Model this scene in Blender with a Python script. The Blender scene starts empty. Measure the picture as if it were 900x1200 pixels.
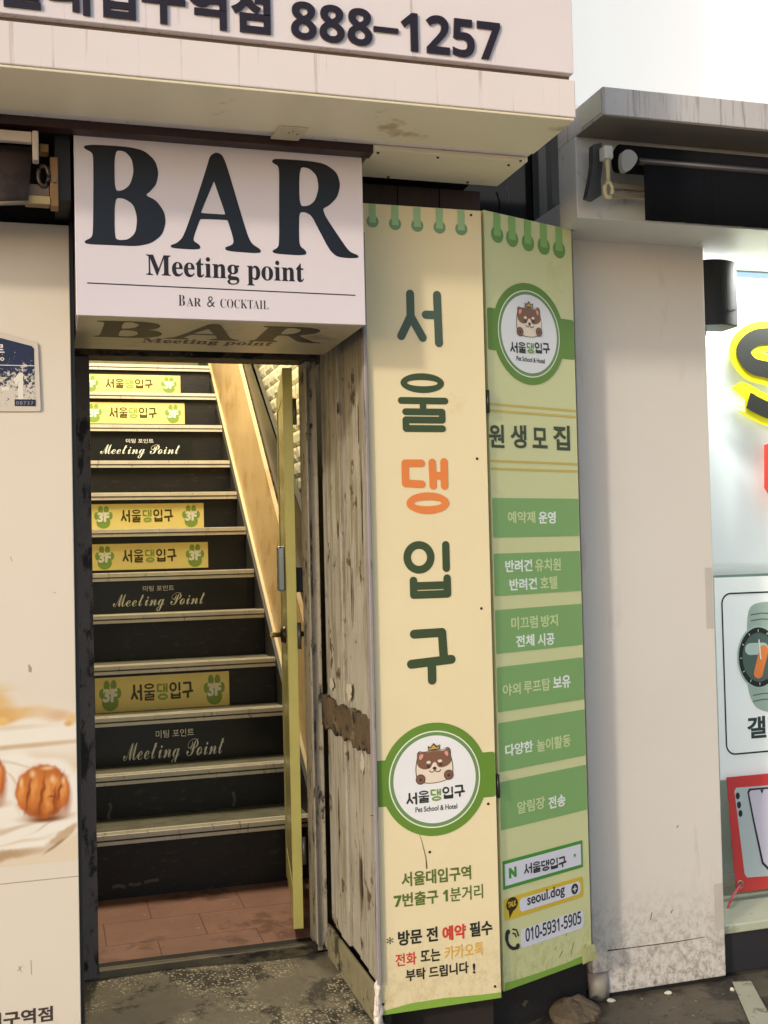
import bpy, math, random
from mathutils import Vector, Matrix
random.seed(7)
SC = bpy.context.scene
COL = SC.collection

# ---------------------------------------------------------------- camera, world, sun, exposure
EYE = Vector((0, 0, 1.5)); FPX = 1320.0
yaw, pitch, roll = (math.radians(a) for a in (16.63, 1.66, -1.345))
_f = Vector((math.sin(yaw)*math.cos(pitch), math.cos(yaw)*math.cos(pitch), math.sin(pitch)))
_r = Vector((math.cos(yaw), -math.sin(yaw), 0)); _u = _r.cross(_f)
CR = math.cos(roll)*_r + math.sin(roll)*_u; CU = -math.sin(roll)*_r + math.cos(roll)*_u; CF = _f
cam = bpy.data.cameras.new('camera'); camo = bpy.data.objects.new('camera', cam); COL.objects.link(camo)
cam.sensor_fit = 'VERTICAL'; cam.sensor_height = 36; cam.sensor_width = 27; cam.lens = 36*FPX/1200
cam.clip_start = .05; cam.clip_end = 400
camo.matrix_world = Matrix((( CR.x, CU.x, -CF.x, EYE.x), (CR.y, CU.y, -CF.y, EYE.y), (CR.z, CU.z, -CF.z, EYE.z), (0,0,0,1)))
SC.camera = camo

SUN_D = Vector((1.45, 1.0, -.62)).normalized()          # street light falls from the upper left
wd = bpy.data.worlds.new('World'); SC.world = wd; wd.use_nodes = True
nt = wd.node_tree; nt.nodes.clear()
wo = nt.nodes.new('ShaderNodeOutputWorld'); bg = nt.nodes.new('ShaderNodeBackground')
sky = nt.nodes.new('ShaderNodeTexSky'); sky.sky_type = 'NISHITA'; sky.sun_disc = False
sky.sun_elevation = math.asin(-SUN_D.z); sky.sun_rotation = math.atan2(-SUN_D.x, -SUN_D.y)
tint = nt.nodes.new('ShaderNodeMix'); tint.data_type = 'RGBA'; tint.blend_type = 'MULTIPLY'; tint.inputs[0].default_value = 1
tint.inputs[7].default_value = (1.0, .94, .92, 1)
nt.links.new(sky.outputs[0], tint.inputs[6]); nt.links.new(tint.outputs[2], bg.inputs[0])
bg.inputs[1].default_value = .122
nt.links.new(bg.outputs[0], wo.inputs[0])
sl = bpy.data.lights.new('sun', 'SUN'); sl.energy = 1.0; sl.angle = math.radians(4.0); sl.color = (1, .92, .76)
so = bpy.data.objects.new('sun', sl); COL.objects.link(so)
so.rotation_euler = SUN_D.to_track_quat('-Z', 'Y').to_euler()
SC.view_settings.view_transform = 'Standard'; SC.view_settings.look = 'None'
SC.view_settings.exposure = 0.70; SC.view_settings.gamma = 1
SC.view_settings.use_curve_mapping = False
SC.cycles.use_denoising = True
SC.cycles.max_bounces = 8

# the two fluorescent lamps that light the stairwell and the shop window
def area_lamp(name, loc, size, sizey, energy, color, aim):
    l = bpy.data.lights.new(name, 'AREA'); l.shape = 'RECTANGLE'; l.size = size; l.size_y = sizey
    l.energy = energy; l.color = color
    o = bpy.data.objects.new(name, l); COL.objects.link(o); o.location = loc
    o.rotation_euler = Vector(aim).to_track_quat('-Z', 'Y').to_euler()
    return o
area_lamp('stairwell_lamp', (.5, 5.55, 3.9), .25, 1.0, 64, (1, .88, .68), (0, .25, -1))
area_lamp('shop_window_lamp', (2.9, 3.52, 2.50), 1.5, .14, 30, (.98, 1, .96), (0, .22, -1))


# ---------------------------------------------------------------- colours and materials
def lin(c):
    c = c/255.0
    return c/12.92 if c <= .04045 else ((c+.055)/1.055)**2.4
def rgb(t, k=1.0): return (min(1, lin(t[0])*k), min(1, lin(t[1])*k), min(1, lin(t[2])*k), 1)
_mats = {}
def mat(name, col, rough=.5, var=.06, vs=4, dirt=None, damt=.5, ds=9, dstretch=(1,1,1), bump=0, bs=60, metal=0,
        dirt2=None, d2amt=.4, d2s=40, low=None, lowh=(0,.4), spec=.5, emit=0, trans=0, coat=0):
    """base colour with slow variation, blotches of dirt, a second finer layer of dirt, grime that rises from the ground"""
    if name in _mats: return _mats[name]
    m = bpy.data.materials.new(name); m.use_nodes = True; _mats[name] = m
    n = m.node_tree.nodes; L = m.node_tree.links
    p = n['Principled BSDF']
    tc = n.new('ShaderNodeTexCoord')
    def noise(scale, detail=5, stretch=(1,1,1), rgh=.55):
        mp = n.new('ShaderNodeMapping'); mp.inputs['Scale'].default_value = stretch
        L.new(tc.outputs['Object'], mp.inputs[0])
        t = n.new('ShaderNodeTexNoise'); t.inputs['Scale'].default_value = scale; t.inputs['Detail'].default_value = detail
        t.inputs['Roughness'].default_value = rgh
        L.new(mp.outputs[0], t.inputs['Vector']); return t.outputs[0]
    def ramp(src, a, b):
        r = n.new('ShaderNodeMapRange'); r.inputs[1].default_value = a; r.inputs[2].default_value = b
        L.new(src, r.inputs[0]); return r.outputs[0]
    def mix(f, a, b):
        x = n.new('ShaderNodeMix'); x.data_type = 'RGBA'
        if isinstance(f, float): x.inputs[0].default_value = f
        else: L.new(f, x.inputs[0])
        for s, v in ((6, a), (7, b)):
            if isinstance(v, tuple): x.inputs[s].default_value = v
            else: L.new(v, x.inputs[s])
        return x.outputs[2]
    c = mix(ramp(noise(vs, 4), .3, .7), rgb(col, 1-var), rgb(col, 1+var))
    if dirt is not None:
        lo = .5 + (.5-damt)*.4
        c = mix(ramp(noise(ds, 9, dstretch, .68), lo, lo+.07), c, rgb(dirt))
    if dirt2 is not None:
        lo = .5 + (.5-d2amt)*.5
        c = mix(ramp(noise(d2s, 6, (1,1,1), .6), lo, lo+.05), c, rgb(dirt2))
    if low is not None:
        g = n.new('ShaderNodeNewGeometry'); sp = n.new('ShaderNodeSeparateXYZ'); L.new(g.outputs['Position'], sp.inputs[0])
        h = ramp(sp.outputs[2], lowh[1], lowh[0])
        mu = n.new('ShaderNodeMath'); mu.operation = 'MULTIPLY'
        L.new(h, mu.inputs[0]); L.new(ramp(noise(34, 12, (1,1,.8), .85), .46, .60), mu.inputs[1])
        c = mix(mu.outputs[0], c, rgb(low))
    L.new(c, p.inputs['Base Color'])
    p.inputs['Roughness'].default_value = rough; p.inputs['Metallic'].default_value = metal
    p.inputs['Specular IOR Level'].default_value = spec
    if coat: p.inputs['Coat Weight'].default_value = coat; p.inputs['Coat Roughness'].default_value = .12
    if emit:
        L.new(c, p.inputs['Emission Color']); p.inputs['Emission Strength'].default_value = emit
    if trans: p.inputs['Transmission Weight'].default_value = trans
    if bump:
        b = n.new('ShaderNodeBump'); b.inputs['Strength'].default_value = bump; b.inputs['Distance'].default_value = .01
        L.new(noise(bs, 8, (1,1,1), .65), b.inputs['Height']); L.new(b.outputs[0], p.inputs['Normal'])
    return m

# ---------------------------------------------------------------- object helpers
def place(o, label=None, cat=None, group=None, kind=None):
    if label: o['label'] = label
    if cat: o['category'] = cat
    if group: o['group'] = group
    if kind: o['kind'] = kind
    return o
def thing(name, loc, label, cat, group=None):
    o = bpy.data.objects.new(name, None); COL.objects.link(o); o.location = loc; o.empty_display_size = .1
    return place(o, label, cat, group)
def root_loc(o):
    v = Vector(o.location)
    while o.parent: o = o.parent; v += Vector(o.location)
    return v

class MB:
    """collects faces of ONE mesh object, in world coordinates"""
    def __init__(s): s.v = []; s.f = []; s.mi = []; s.sm = []
    def add(s, vs, fs, mi=0, smooth=False):
        b = len(s.v); s.v += [tuple(v) for v in vs]
        for f in fs: s.f.append([b+i for i in f]); s.mi.append(mi); s.sm.append(smooth)
        return s
    def box(s, x0, x1, y0, y1, z0, z1, mi=0):
        return s.hexa([(x0,y0,z0),(x1,y0,z0),(x1,y1,z0),(x0,y1,z0),(x0,y0,z1),(x1,y0,z1),(x1,y1,z1),(x0,y1,z1)], mi)
    def hexa(s, p, mi=0):
        return s.add(p, [(0,3,2,1),(4,5,6,7),(0,1,5,4),(1,2,6,5),(2,3,7,6),(3,0,4,7)], mi)
    def fbox(s, fr, u0, u1, v0, v1, w0, w1, mi=0):
        return s.hexa([fr.pt(u0,v0,w1),fr.pt(u1,v0,w1),fr.pt(u1,v0,w0),fr.pt(u0,v0,w0),
                       fr.pt(u0,v1,w1),fr.pt(u1,v1,w1),fr.pt(u1,v1,w0),fr.pt(u0,v1,w0)], mi)
    def shape(s, fr, loops, w=.001, t=.0005, mi=0):
        """filled outlines (with holes) lying in a frame's plane, front face at height w+t"""
        cu = bpy.data.curves.new('tmp', 'CURVE'); cu.dimensions = '2D'; cu.fill_mode = 'BOTH'; cu.extrude = t/2
        for lp in loops:
            sp = cu.splines.new('POLY'); sp.points.add(len(lp)-1); sp.use_cyclic_u = True
            for q, (a, b) in zip(sp.points, lp): q.co = (a, b, 0, 1)
        return s._from_curve(cu, fr, lambda x, y, z: (x, y, w + t/2 + z), mi)
    def _from_curve(s, cu, fr, fn, mi):
        o = bpy.data.objects.new('tmp', cu); COL.objects.link(o)
        bpy.context.view_layer.update()
        me = bpy.data.meshes.new_from_object(o.evaluated_get(bpy.context.evaluated_depsgraph_get()))
        s.add([fr.pt(*fn(*v.co)) for v in me.vertices], [list(p.vertices) for p in me.polygons], mi)
        bpy.data.objects.remove(o); bpy.data.meshes.remove(me)
        return s
    def text(s, fr, body, u0, u1, v0, v1, w=.001, t=.0006, bold=.02, mi=0, space=1.0, shear=0):
        cu = bpy.data.curves.new('tmp', 'FONT'); cu.body = body; cu.offset = bold; cu.extrude = .05; cu.space_character = space
        cu.shear = shear; cu.resolution_u = 5
        o = bpy.data.objects.new('tmp', cu); COL.objects.link(o); bpy.context.view_layer.update()
        me = bpy.data.meshes.new_from_object(o.evaluated_get(bpy.context.evaluated_depsgraph_get()))
        xs = [v.co.x for v in me.vertices]; ys = [v.co.y for v in me.vertices]
        ax, bx, ay, by = min(xs), max(xs), min(ys), max(ys)
        s.add([fr.pt(u0+(v.co.x-ax)/(bx-ax)*(u1-u0), v0+(v.co.y-ay)/(by-ay)*(v1-v0), w+(v.co.z+.05)*10*t) for v in me.vertices],
              [list(p.vertices) for p in me.polygons], mi)
        bpy.data.objects.remove(o); bpy.data.curves.remove(cu); bpy.data.meshes.remove(me)
        return s
    def tpx(s, fr, body, bl, br, tl, **k):
        """text whose corners sit at three picture points of the frame's plane: bottom left, bottom right, top left"""
        a, b, c = fr.at(*bl), fr.at(*br), fr.at(*tl)
        return s.text(fr, body, a[0], b[0], (a[1]+b[1])/2, (a[1]+b[1])/2 + c[1]-a[1], **k)
    def tube(s, pts, r, mi=0, n=10):
        pts = [Vector(p) for p in pts]; rs = r if isinstance(r, (list, tuple)) else [r]*len(pts)
        vs = []; fs = []; m = len(pts)
        for i, p in enumerate(pts):
            d = (pts[min(i+1, m-1)]-pts[max(i-1, 0)]).normalized()
            a = d.cross(Vector((0,0,1)) if abs(d.z) < .9 else Vector((1,0,0))).normalized(); b = d.cross(a)
            for k in range(n):
                th = 2*math.pi*k/n; vs.append(p + rs[i]*(math.cos(th)*a + math.sin(th)*b))
        for i in range(m-1):
            for k in range(n): fs.append((i*n+k, i*n+(k+1)%n, (i+1)*n+(k+1)%n, (i+1)*n+k))
        s.add(vs, fs, mi, True); b0 = len(s.v)-len(vs)
        s.f.append([b0+k for k in range(n)][::-1]); s.f.append([b0+(m-1)*n+k for k in range(n)]); s.mi += [mi]*2; s.sm += [False]*2
        return s
    def stone(s, c, rx, ry, rz, mi=0, seed=0, n=10):
        rnd = random.Random(seed); ph = [rnd.uniform(0, 6.3) for _ in range(6)]; vs = []; fs = []
        for i in range(n+1):
            a = math.pi*i/n
            for k in range(n*2):
                b = math.pi*k/n
                q = 1 + .14*math.sin(2*b+ph[0]) + .10*math.sin(3*b+2*a+ph[1]) + .07*math.sin(5*a+ph[2]) + rnd.uniform(-.04, .04)
                vs.append((c[0]+rx*q*math.sin(a)*math.cos(b), c[1]+ry*q*math.sin(a)*math.sin(b), c[2]+rz*q*math.cos(a)))
        for i in range(n):
            for k in range(2*n): fs.append((i*2*n+k, (i+1)*2*n+k, (i+1)*2*n+(k+1)%(2*n), i*2*n+(k+1)%(2*n)))
        return s.add(vs, fs, mi, False)
    def build(s, name, mats, parent=None, label=None, cat=None, group=None, kind=None, bevel=0):
        me = bpy.data.meshes.new(name)
        if parent: off = root_loc(parent)
        else:
            xs, ys, zs = zip(*s.v); off = Vector(((min(xs)+max(xs))/2, (min(ys)+max(ys))/2, min(zs)))
        me.from_pydata([Vector(v)-off for v in s.v], [], s.f)
        for m in (mats if isinstance(mats, (list, tuple)) else [mats]): me.materials.append(m)
        for p, i, q in zip(me.polygons, s.mi, s.sm): p.material_index = i; p.use_smooth = q
        me.update()
        o = bpy.data.objects.new(name, me); COL.objects.link(o)
        if parent: o.parent = parent
        else: o.location = off
        if bevel:
            b = o.modifiers.new('bevel', 'BEVEL'); b.width = bevel; b.segments = 2; b.limit_method = 'ANGLE'
        return place(o, label, cat, group, kind)

class Frame:
    """a real plane in the street: origin, u along it, v up it, n towards the viewer"""
    def __init__(s, O, u, v=(0,0,1)):
        s.O = Vector(O); s.u = Vector(u).normalized(); s.v = Vector(v).normalized(); s.n = s.u.cross(s.v)
    def pt(s, u, v, w=0): return s.O + s.u*u + s.v*v + s.n*w
    def at(s, px, py):
        d = CR*((px-450)/FPX) - CU*((py-600)/FPX) + CF
        p = EYE + d*((s.O-EYE).dot(s.n)/d.dot(s.n)) - s.O
        return (p.dot(s.u), p.dot(s.v))
    def poly(s, pts): return [s.at(*p) for p in pts]
def front(y): return Frame((0, y, 0), (1, 0, 0))

def smooth(pts, k=6, closed=True):
    out = []; n = len(pts)
    for i in range(n if closed else n-1):
        g = lambda j: Vector(pts[j % n]) if closed else Vector(pts[max(0, min(n-1, j))])
        p0, p1, p2, p3 = g(i-1), g(i), g(i+1), g(i+2)
        t0 = 0; t1 = t0+max(1e-6, (p1-p0).length**.5); t2 = t1+max(1e-6, (p2-p1).length**.5); t3 = t2+max(1e-6, (p3-p2).length**.5)
        for j in range(k):
            t = t1+(t2-t1)*j/k
            a1 = p0*((t1-t)/(t1-t0))+p1*((t-t0)/(t1-t0)); a2 = p1*((t2-t)/(t2-t1))+p2*((t-t1)/(t2-t1)); a3 = p2*((t3-t)/(t3-t2))+p3*((t-t2)/(t3-t2))
            b1 = a1*((t2-t)/(t2-t0))+a2*((t-t0)/(t2-t0)); b2 = a2*((t3-t)/(t3-t1))+a3*((t-t1)/(t3-t1))
            c = b1*((t2-t)/(t2-t1))+b2*((t-t1)/(t2-t1)); out.append((c.x, c.y))
    if not closed: out.append(tuple(pts[-1]))
    return out
def ell(cx, cy, rx, ry, n=40): return [(cx+rx*math.cos(2*math.pi*i/n), cy+ry*math.sin(2*math.pi*i/n)) for i in range(n)]
def rrect(u0, v0, u1, v1, r, n=6):
    out = []
    for cx, cy, a in ((u1-r, v1-r, 0), (u0+r, v1-r, 90), (u0+r, v0+r, 180), (u1-r, v0+r, 270)):
        for i in range(n+1):
            t = math.radians(a+90*i/n); out.append((cx+r*math.cos(t), cy+r*math.sin(t)))
    return out
def strip(pts, r):
    """outline of a ribbon of half width r (or list) along a polyline"""
    n = len(pts); A = []; B = []
    for i, p in enumerate(pts):
        a = Vector(pts[max(0, i-1)]); b = Vector(pts[min(n-1, i+1)]); d = (b-a).normalized(); q = Vector((-d.y, d.x))
        k = r[i] if isinstance(r, (list, tuple)) else r
        A.append((p[0]+q.x*k, p[1]+q.y*k)); B.append((p[0]-q.x*k, p[1]-q.y*k))
    return A + B[::-1]
def stadium(a, b, r, n=8):
    a = Vector(a); b = Vector(b); d = b-a; th = math.atan2(d.y, d.x); out = []
    for c, base in ((b, th-math.pi/2), (a, th+math.pi/2)):
        for i in range(n+1):
            t = base+math.pi*i/n; out.append((c.x+r*math.cos(t), c.y+r*math.sin(t)))
    return out

# rounded hangul lettering of the pet shop, drawn as round-ended strokes: (box, strokes); 'o' = ring
HAN = {
 '서': ((150,365,330,588), 16, [[(205,383),(205,470),(167,548)], [(205,470),(250,552)], [(310,383),(313,571)], [(264,462),(312,462)]]),
 '울': ((150,693,352,920), 13, [('o',250,731,73,25), [(165,799),(338,799)], [(250,799),(250,842)], [(181,842),(325,842),(325,873),(181,873),(181,906),(325,906)]]),
 '댕': ((165,18,358,240), 15, [[(248,43),(184,43),(184,121),(248,125)], [(291,40),(293,131)], [(338,38),(338,132)], [(292,92),(338,92)], ('o',270,199,70,27)]),
 '입': ((175,345,362,575), 15, [('o',237,409,46,49), [(343,362),(343,455)], [(213,500),(213,557),(345,557),(345,495)], [(213,522),(345,522)]]),
 '구': ((188,685,380,908), 17, [[(220,706),(328,704),(333,812)], [(206,823),(362,812)], [(285,822),(285,890)]]),
}
def hangul(mb, fr, ch, u0, u1, v0, v1, w, mi=0, k=1.0, t=.0004):
    """strokes get hair-thin height steps so that no two of them share a plane"""
    (x0, y0, x1, y1), r, st = HAN[ch]
    fx = lambda x: u0+(x-x0)/(x1-x0)*(u1-u0); fy = lambda y: v1-(y-y0)/(y1-y0)*(v1-v0)
    sc = ((u1-u0)/(x1-x0)+(v1-v0)/(y1-y0))/2; R = r*sc*k; i = 0
    for q in st:
        if q[0] == 'o':
            cx, cy = fx(q[1]), fy(q[2]); rx = q[3]*(u1-u0)/(x1-x0); ry = q[4]*(v1-v0)/(y1-y0)
            mb.shape(fr, [ell(cx, cy, rx+R, ry+R), ell(cx, cy, max(.0005, rx-R), max(.0004, ry-R))], w+i*.00012, t, mi); i += 1
        else:
            for a, b in zip(q[:-1], q[1:]):
                mb.shape(fr, [stadium((fx(a[0]), fy(a[1])), (fx(b[0]), fy(b[1])), R)], w+i*.00012, t, mi); i += 1
    return mb

def box_thing(name, mats, dims, parent, **k):
    return MB().box(*dims).build(name, mats, parent, **k)

# ---------------------------------------------------------------- shared materials
WHITE_PANEL = mat('painted_panel', (232,218,212), .38, .03, 2, dirt=(196,180,170), damt=.12, ds=5, dstretch=(6,6,.4), bump=.02, bs=8)
SOFFIT = mat('soffit_metal', (238,226,196), .42, .04, 2, dirt=(190,170,130), damt=.2, ds=3, bump=.03, bs=6)
BLACK_INK = mat('dark_letter', (26,24,34), .35, .1, 10)
DARK = mat('dark_cavity', (22,17,18), .7, .2, 5)
REDBROWN = mat('red_brown_metal', (52,30,28), .5, .15, 6)
BOARDS_DK = mat('dark_brown_boards', (46,30,28), .55, .2, 5, dirt=(30,20,18), damt=.4, ds=6, dstretch=(8,8,.5))
SCREW = mat('screw_metal', (70,55,40), .5, .2, 80, metal=.6)
STEEL = mat('dull_steel', (120,118,110), .4, .1, 30, metal=.8)
BLACK_MET = mat('black_metal', (24,24,27), .45, .1, 20)

# ================================================================ THE SETTING
asph = mat('street_asphalt', (92,81,65), .5, .3, 5, dirt=(48,41,32), damt=.5, ds=4.5, dirt2=(112,102,86), d2amt=.12, d2s=150, bump=.7, bs=110)
MB().add([(-60,-60,0),(60,-60,0),(60,60,0),(-60,60,0)], [(0,1,2,3)]).build('street', asph, kind='structure')

MB().add([(-8,-4,.004),(8,-4,.004),(8,2.5,.004),(-8,2.5,.004)], [(0,1,2,3)]).build('bounce_ground', mat('bounce_paving', (190,184,172), .7, .1, 3, dirt=(160,154,142), damt=.3, ds=3, bump=.3), kind='structure')  # unseen pale ground, added to bounce light up onto the soffits
# stained doorstep with a patch of pebbles
def pebble_mat():
    m = mat('doorstep_concrete', (118,109,88), .75, .2, 5, dirt=(62,56,44), damt=.5, ds=6, dirt2=(120,112,94), d2amt=.25, d2s=30, bump=.5, bs=50)
    n = m.node_tree.nodes; L = m.node_tree.links; p = n['Principled BSDF']
    base = p.inputs['Base Color'].links[0].from_socket
    tc = n.new('ShaderNodeTexCoord')
    vo = n.new('ShaderNodeTexVoronoi'); vo.inputs['Scale'].default_value = 105; L.new(tc.outputs['Object'], vo.inputs['Vector'])
    r = n.new('ShaderNodeMapRange'); r.inputs[1].default_value = .50; r.inputs[2].default_value = .30; L.new(vo.outputs['Distance'], r.inputs[0])
    no = n.new('ShaderNodeTexNoise'); no.inputs['Scale'].default_value = 4.3; no.inputs['Detail'].default_value = 6; L.new(tc.outputs['Object'], no.inputs['Vector'])
    r2 = n.new('ShaderNodeMapRange'); r2.inputs[1].default_value = .47; r2.inputs[2].default_value = .56; L.new(no.outputs[0], r2.inputs[0])
    sp = n.new('ShaderNodeSeparateColor'); L.new(vo.outputs['Color'], sp.inputs[0])
    r3 = n.new('ShaderNodeMapRange'); r3.inputs[1].default_value = .2; r3.inputs[2].default_value = .6; L.new(sp.outputs[0], r3.inputs[0])
    a = n.new('ShaderNodeMath'); a.operation = 'MULTIPLY'; L.new(r.outputs[0], a.inputs[0]); L.new(r2.outputs[0], a.inputs[1])
    b = n.new('ShaderNodeMath'); b.operation = 'MULTIPLY'; L.new(a.outputs[0], b.inputs[0]); L.new(r3.outputs[0], b.inputs[1])
    x = n.new('ShaderNodeMix'); x.data_type = 'RGBA'; L.new(b.outputs[0], x.inputs[0]); L.new(base, x.inputs[6]); x.inputs[7].default_value = rgb((196,184,148))
    L.new(x.outputs[2], p.inputs['Base Color'])
    return m
mb = MB(); nx, ny = 26, 20
X0, X1, Y0, Y1 = .02, .905, 3.02, 3.698
rnd = random.Random(3)
vs = []
for j in range(ny+1):
    for i in range(nx+1):
        x = X0+(X1-X0)*i/nx; y = Y0+(Y1-Y0)*j/ny
        z = .132+.02*j/ny + .004*math.sin(9*x+3*y)+.003*math.sin(17*y+5*x)
        if j > 1 and y < 3.30 and math.sin(7*x+1.5)+.25*math.sin(31*x) > (y-3.16)*9: z -= .012
        vs.append((x, y, z+rnd.uniform(-.0012, .0012)))
fs = [(j*(nx+1)+i, j*(nx+1)+i+1, (j+1)*(nx+1)+i+1, (j+1)*(nx+1)+i) for j in range(ny) for i in range(nx)]
mb.add(vs, fs)
mb.add([(X0,Y0,0),(X1,Y0,0),(X1,Y0,.131),(X0,Y0,.131)], [(0,1,2,3)])
mb.add([(X0,Y0,0),(X0,Y0,.131),(X0,Y1,.15),(X0,Y1,0)], [(0,1,2,3)])
mb.add([(X1,Y0,0),(X1,Y1,0),(X1,Y1,.15),(X1,Y0,.131)], [(0,1,2,3)])
mb.build('doorstep', pebble_mat(), label='worn grey concrete doorstep with a pebbled patch before the dark door frame', cat='doorstep')

# tiled landing inside the door
def tile_mat():
    m = mat('terracotta_tile', (150,110,92), .5, .16, 5, dirt=(118,82,66), damt=.4, ds=4, dirt2=(206,158,130), d2amt=.12, d2s=26, bump=.1, bs=40)
    n = m.node_tree.nodes; L = m.node_tree.links; p = n['Principled BSDF']
    base = p.inputs['Base Color'].links[0].from_socket
    tc = n.new('ShaderNodeTexCoord'); br = n.new('ShaderNodeTexBrick'); L.new(tc.outputs['Object'], br.inputs['Vector'])
    br.inputs['Scale'].default_value = 1; br.inputs['Brick Width'].default_value = .34; br.inputs['Row Height'].default_value = .235
    br.inputs['Mortar Size'].default_value = .0022; br.inputs['Color1'].default_value = (0,0,0,1); br.inputs['Color2'].default_value = (0,0,0,1); br.inputs['Mortar'].default_value = (1,1,1,1)
    x = n.new('ShaderNodeMix'); x.data_type = 'RGBA'; L.new(br.outputs['Color'], x.inputs[0]); L.new(base, x.inputs[6]); x.inputs[7].default_value = rgb((104,66,50))
    mp = n.new('ShaderNodeMapping'); mp.inputs['Scale'].default_value = (14, 60, 1); mp.inputs['Rotation'].default_value = (0,0,.5); L.new(tc.outputs['Object'], mp.inputs[0])
    no = n.new('ShaderNodeTexNoise'); no.inputs['Scale'].default_value = 1; no.inputs['Detail'].default_value = 3; L.new(mp.outputs[0], no.inputs['Vector'])
    r = n.new('ShaderNodeMapRange'); r.inputs[1].default_value = .70; r.inputs[2].default_value = .74; L.new(no.outputs[0], r.inputs[0])
    y = n.new('ShaderNodeMix'); y.data_type = 'RGBA'; L.new(r.outputs[0], y.inputs[0]); L.new(x.outputs[2], y.inputs[6]); y.inputs[7].default_value = rgb((200,160,134))
    L.new(y.outputs[2], p.inputs['Base Color']); return m
MB().box(-.1, 1.12, 3.80, 4.60, .02, .165).build('landing_floor', tile_mat(), kind='structure')

# ---------------------------------------------------------------- the building body and stairwell
bw = mat('building_plaster', (58,50,46), .8, .15, 3, dirt=(36,30,28), damt=.4, ds=5, bump=.2)
sw = mat('stairwell_plaster', (150,140,104), .7, .1, 3, dirt=(120,108,74), damt=.3, ds=4)
t = thing('building', (.5, 3.9, 0), 'dark plastered building body behind the shop signs and the lit stairwell', 'building')
MB().box(-2.6, .05, 3.81, 4.0, 0, 4.6).build('wall', bw, t)
MB().box(.93, 2.0, 3.81, 4.0, 0, 4.6).build('wall', bw, t)
MB().box(.05, .93, 3.81, 4.0, 2.25, 4.6).build('wall', bw, t)
MB().box(-.17, -.05, 4.0, 7.9, 0, 5.0).build('stairwell_wall', sw, t)
MB().box(-.05, 1.35, 7.8, 7.9, 0, 5.0).build('stairwell_wall', sw, t)
MB().box(-.17, 1.35, 3.81, 7.9, 5.0, 5.1).build('stairwell_ceiling', sw, t)

# painted split-face brick wall on the right of the stairs
bk = mat('painted_brick', (226,218,178), .6, .08, 8, dirt=(176,166,120), damt=.25, ds=24, bump=.3, bs=60)
mo = mat('brick_mortar', (120,112,74), .8, .1, 10)
mb = MB(); rnd = random.Random(11)
mb.box(1.165, 1.3, 3.99, 7.8, .0, 4.99, 1)
z = .16; row = 0
while z < 4.2:
    y = 4.0 + (0 if row % 2 else -.11)
    while y < 7.75:
        a, b = max(4.0, y+.004), min(7.79, y+.216)
        if b-a > .03:
            N = 9; M_ = 4; vs = []; fs = []
            for j in range(M_+1):
                for i in range(N+1):
                    e = i in (0, N) or j in (0, M_)
                    vs.append((1.158 if e else 1.158-.003-rnd.uniform(0, .003), a+(b-a)*i/N, z+.003+.0705*j/M_))
            for j in range(M_):
                for i in range(N):
                    k = j*(N+1)+i; fs.append((k, k+N+1, k+N+2, k+1))
            ring = [0, N, (N+1)*(M_+1)-1, (N+1)*M_]
            vs += [(1.166, vs[r][1], vs[r][2]) for r in ring]; q = len(vs)-4
            for k in range(4): fs.append((ring[k], ring[(k+1) % 4], q+(k+1) % 4, q+k))
            mb.add(vs, fs)
        y += .22
    z += .076; row += 1
mb.build('brick_wall', [bk, mo], label='cream painted rough brick wall lit up beside the stairs', cat='wall')

# ---------------------------------------------------------------- staircase
STEPS = [(7.14,2.62),(6.90,2.41),(6.67,2.19),(6.41,1.96),(6.18,1.77),(5.91,1.57),(5.68,1.35),(5.42,1.16),(5.16,.95),(4.97,.75),(4.75,.545),(4.47,.375)]
riserm = mat('black_riser', (25,24,23), .45, .3, 6, dirt=(52,48,42), damt=.30, ds=8, dstretch=(2,2,6), dirt2=(84,78,68), d2amt=.10, d2s=26, bump=.2, bs=30)
treadm = mat('tread_vinyl', (104,102,82), .55, .14, 8, dirt=(70,66,52), damt=.4, ds=10, dstretch=(1,5,1))
nosem = mat('nosing_aluminium', (226,218,198), .35, .08, 12, metal=.25, dirt=(170,160,136), damt=.25, ds=14, dstretch=(4,1,1))
groove = mat('nosing_groove', (70,64,54), .6, .1, 10)
STK = mat('yellow_sticker', (250,230,142), .4, .04, 6, dirt=(244,220,124), damt=.15, ds=8)
PAW = mat('sticker_paw_green', (140,170,72), .45, .05, 10); STW = mat('sticker_white', (244,244,226), .45, .03, 10)
STD = mat('sticker_olive_ink', (70,66,24), .45, .05, 10); STG = mat('sticker_pale_green', (146,172,72), .45, .05, 10)
BSTK = mat('black_sticker', (30,32,33), .3, .1, 10)
XL, XR = -.05, 1.0
t = thing('staircase', (.5, 4.5, .165), 'steep dark staircase with metal nosed steps and lettered stickers on its risers', 'stairs')
nS = len(STEPS)
for i, (y, z) in enumerate(STEPS):
    yb = STEPS[i-1][0] if i else 7.75
    zt = z+.036
    tr = MB().box(XL, XR-.001, y+.012, yb+.03, zt-.03, zt-.003).build('tread', treadm, t)
    m2 = MB()                                            # ribbed metal nosing
    m2.box(XL, XR-.001, y-.012, y+.055, zt-.003, zt+.003).box(XL, XR-.001, y-.012, y-.002, zt-.034, zt-.0032)
    for g in (0, 1): m2.box(XL, XR-.001, y+.004+g*.02, y+.010+g*.02, zt+.0032, zt+.0062)
    m2.box(XL, XR-.001, y-.0135, y-.0122, zt-.020, zt-.014, 1)
    m2.build('nosing', [nosem, groove], tr)
    zb = STEPS[i+1][1]+.033 if i+1 < nS else .163
    MB().box(XL, XR-.001, y+.013, y+.035, zb, zt-.031).build('riser', riserm, t)
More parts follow.
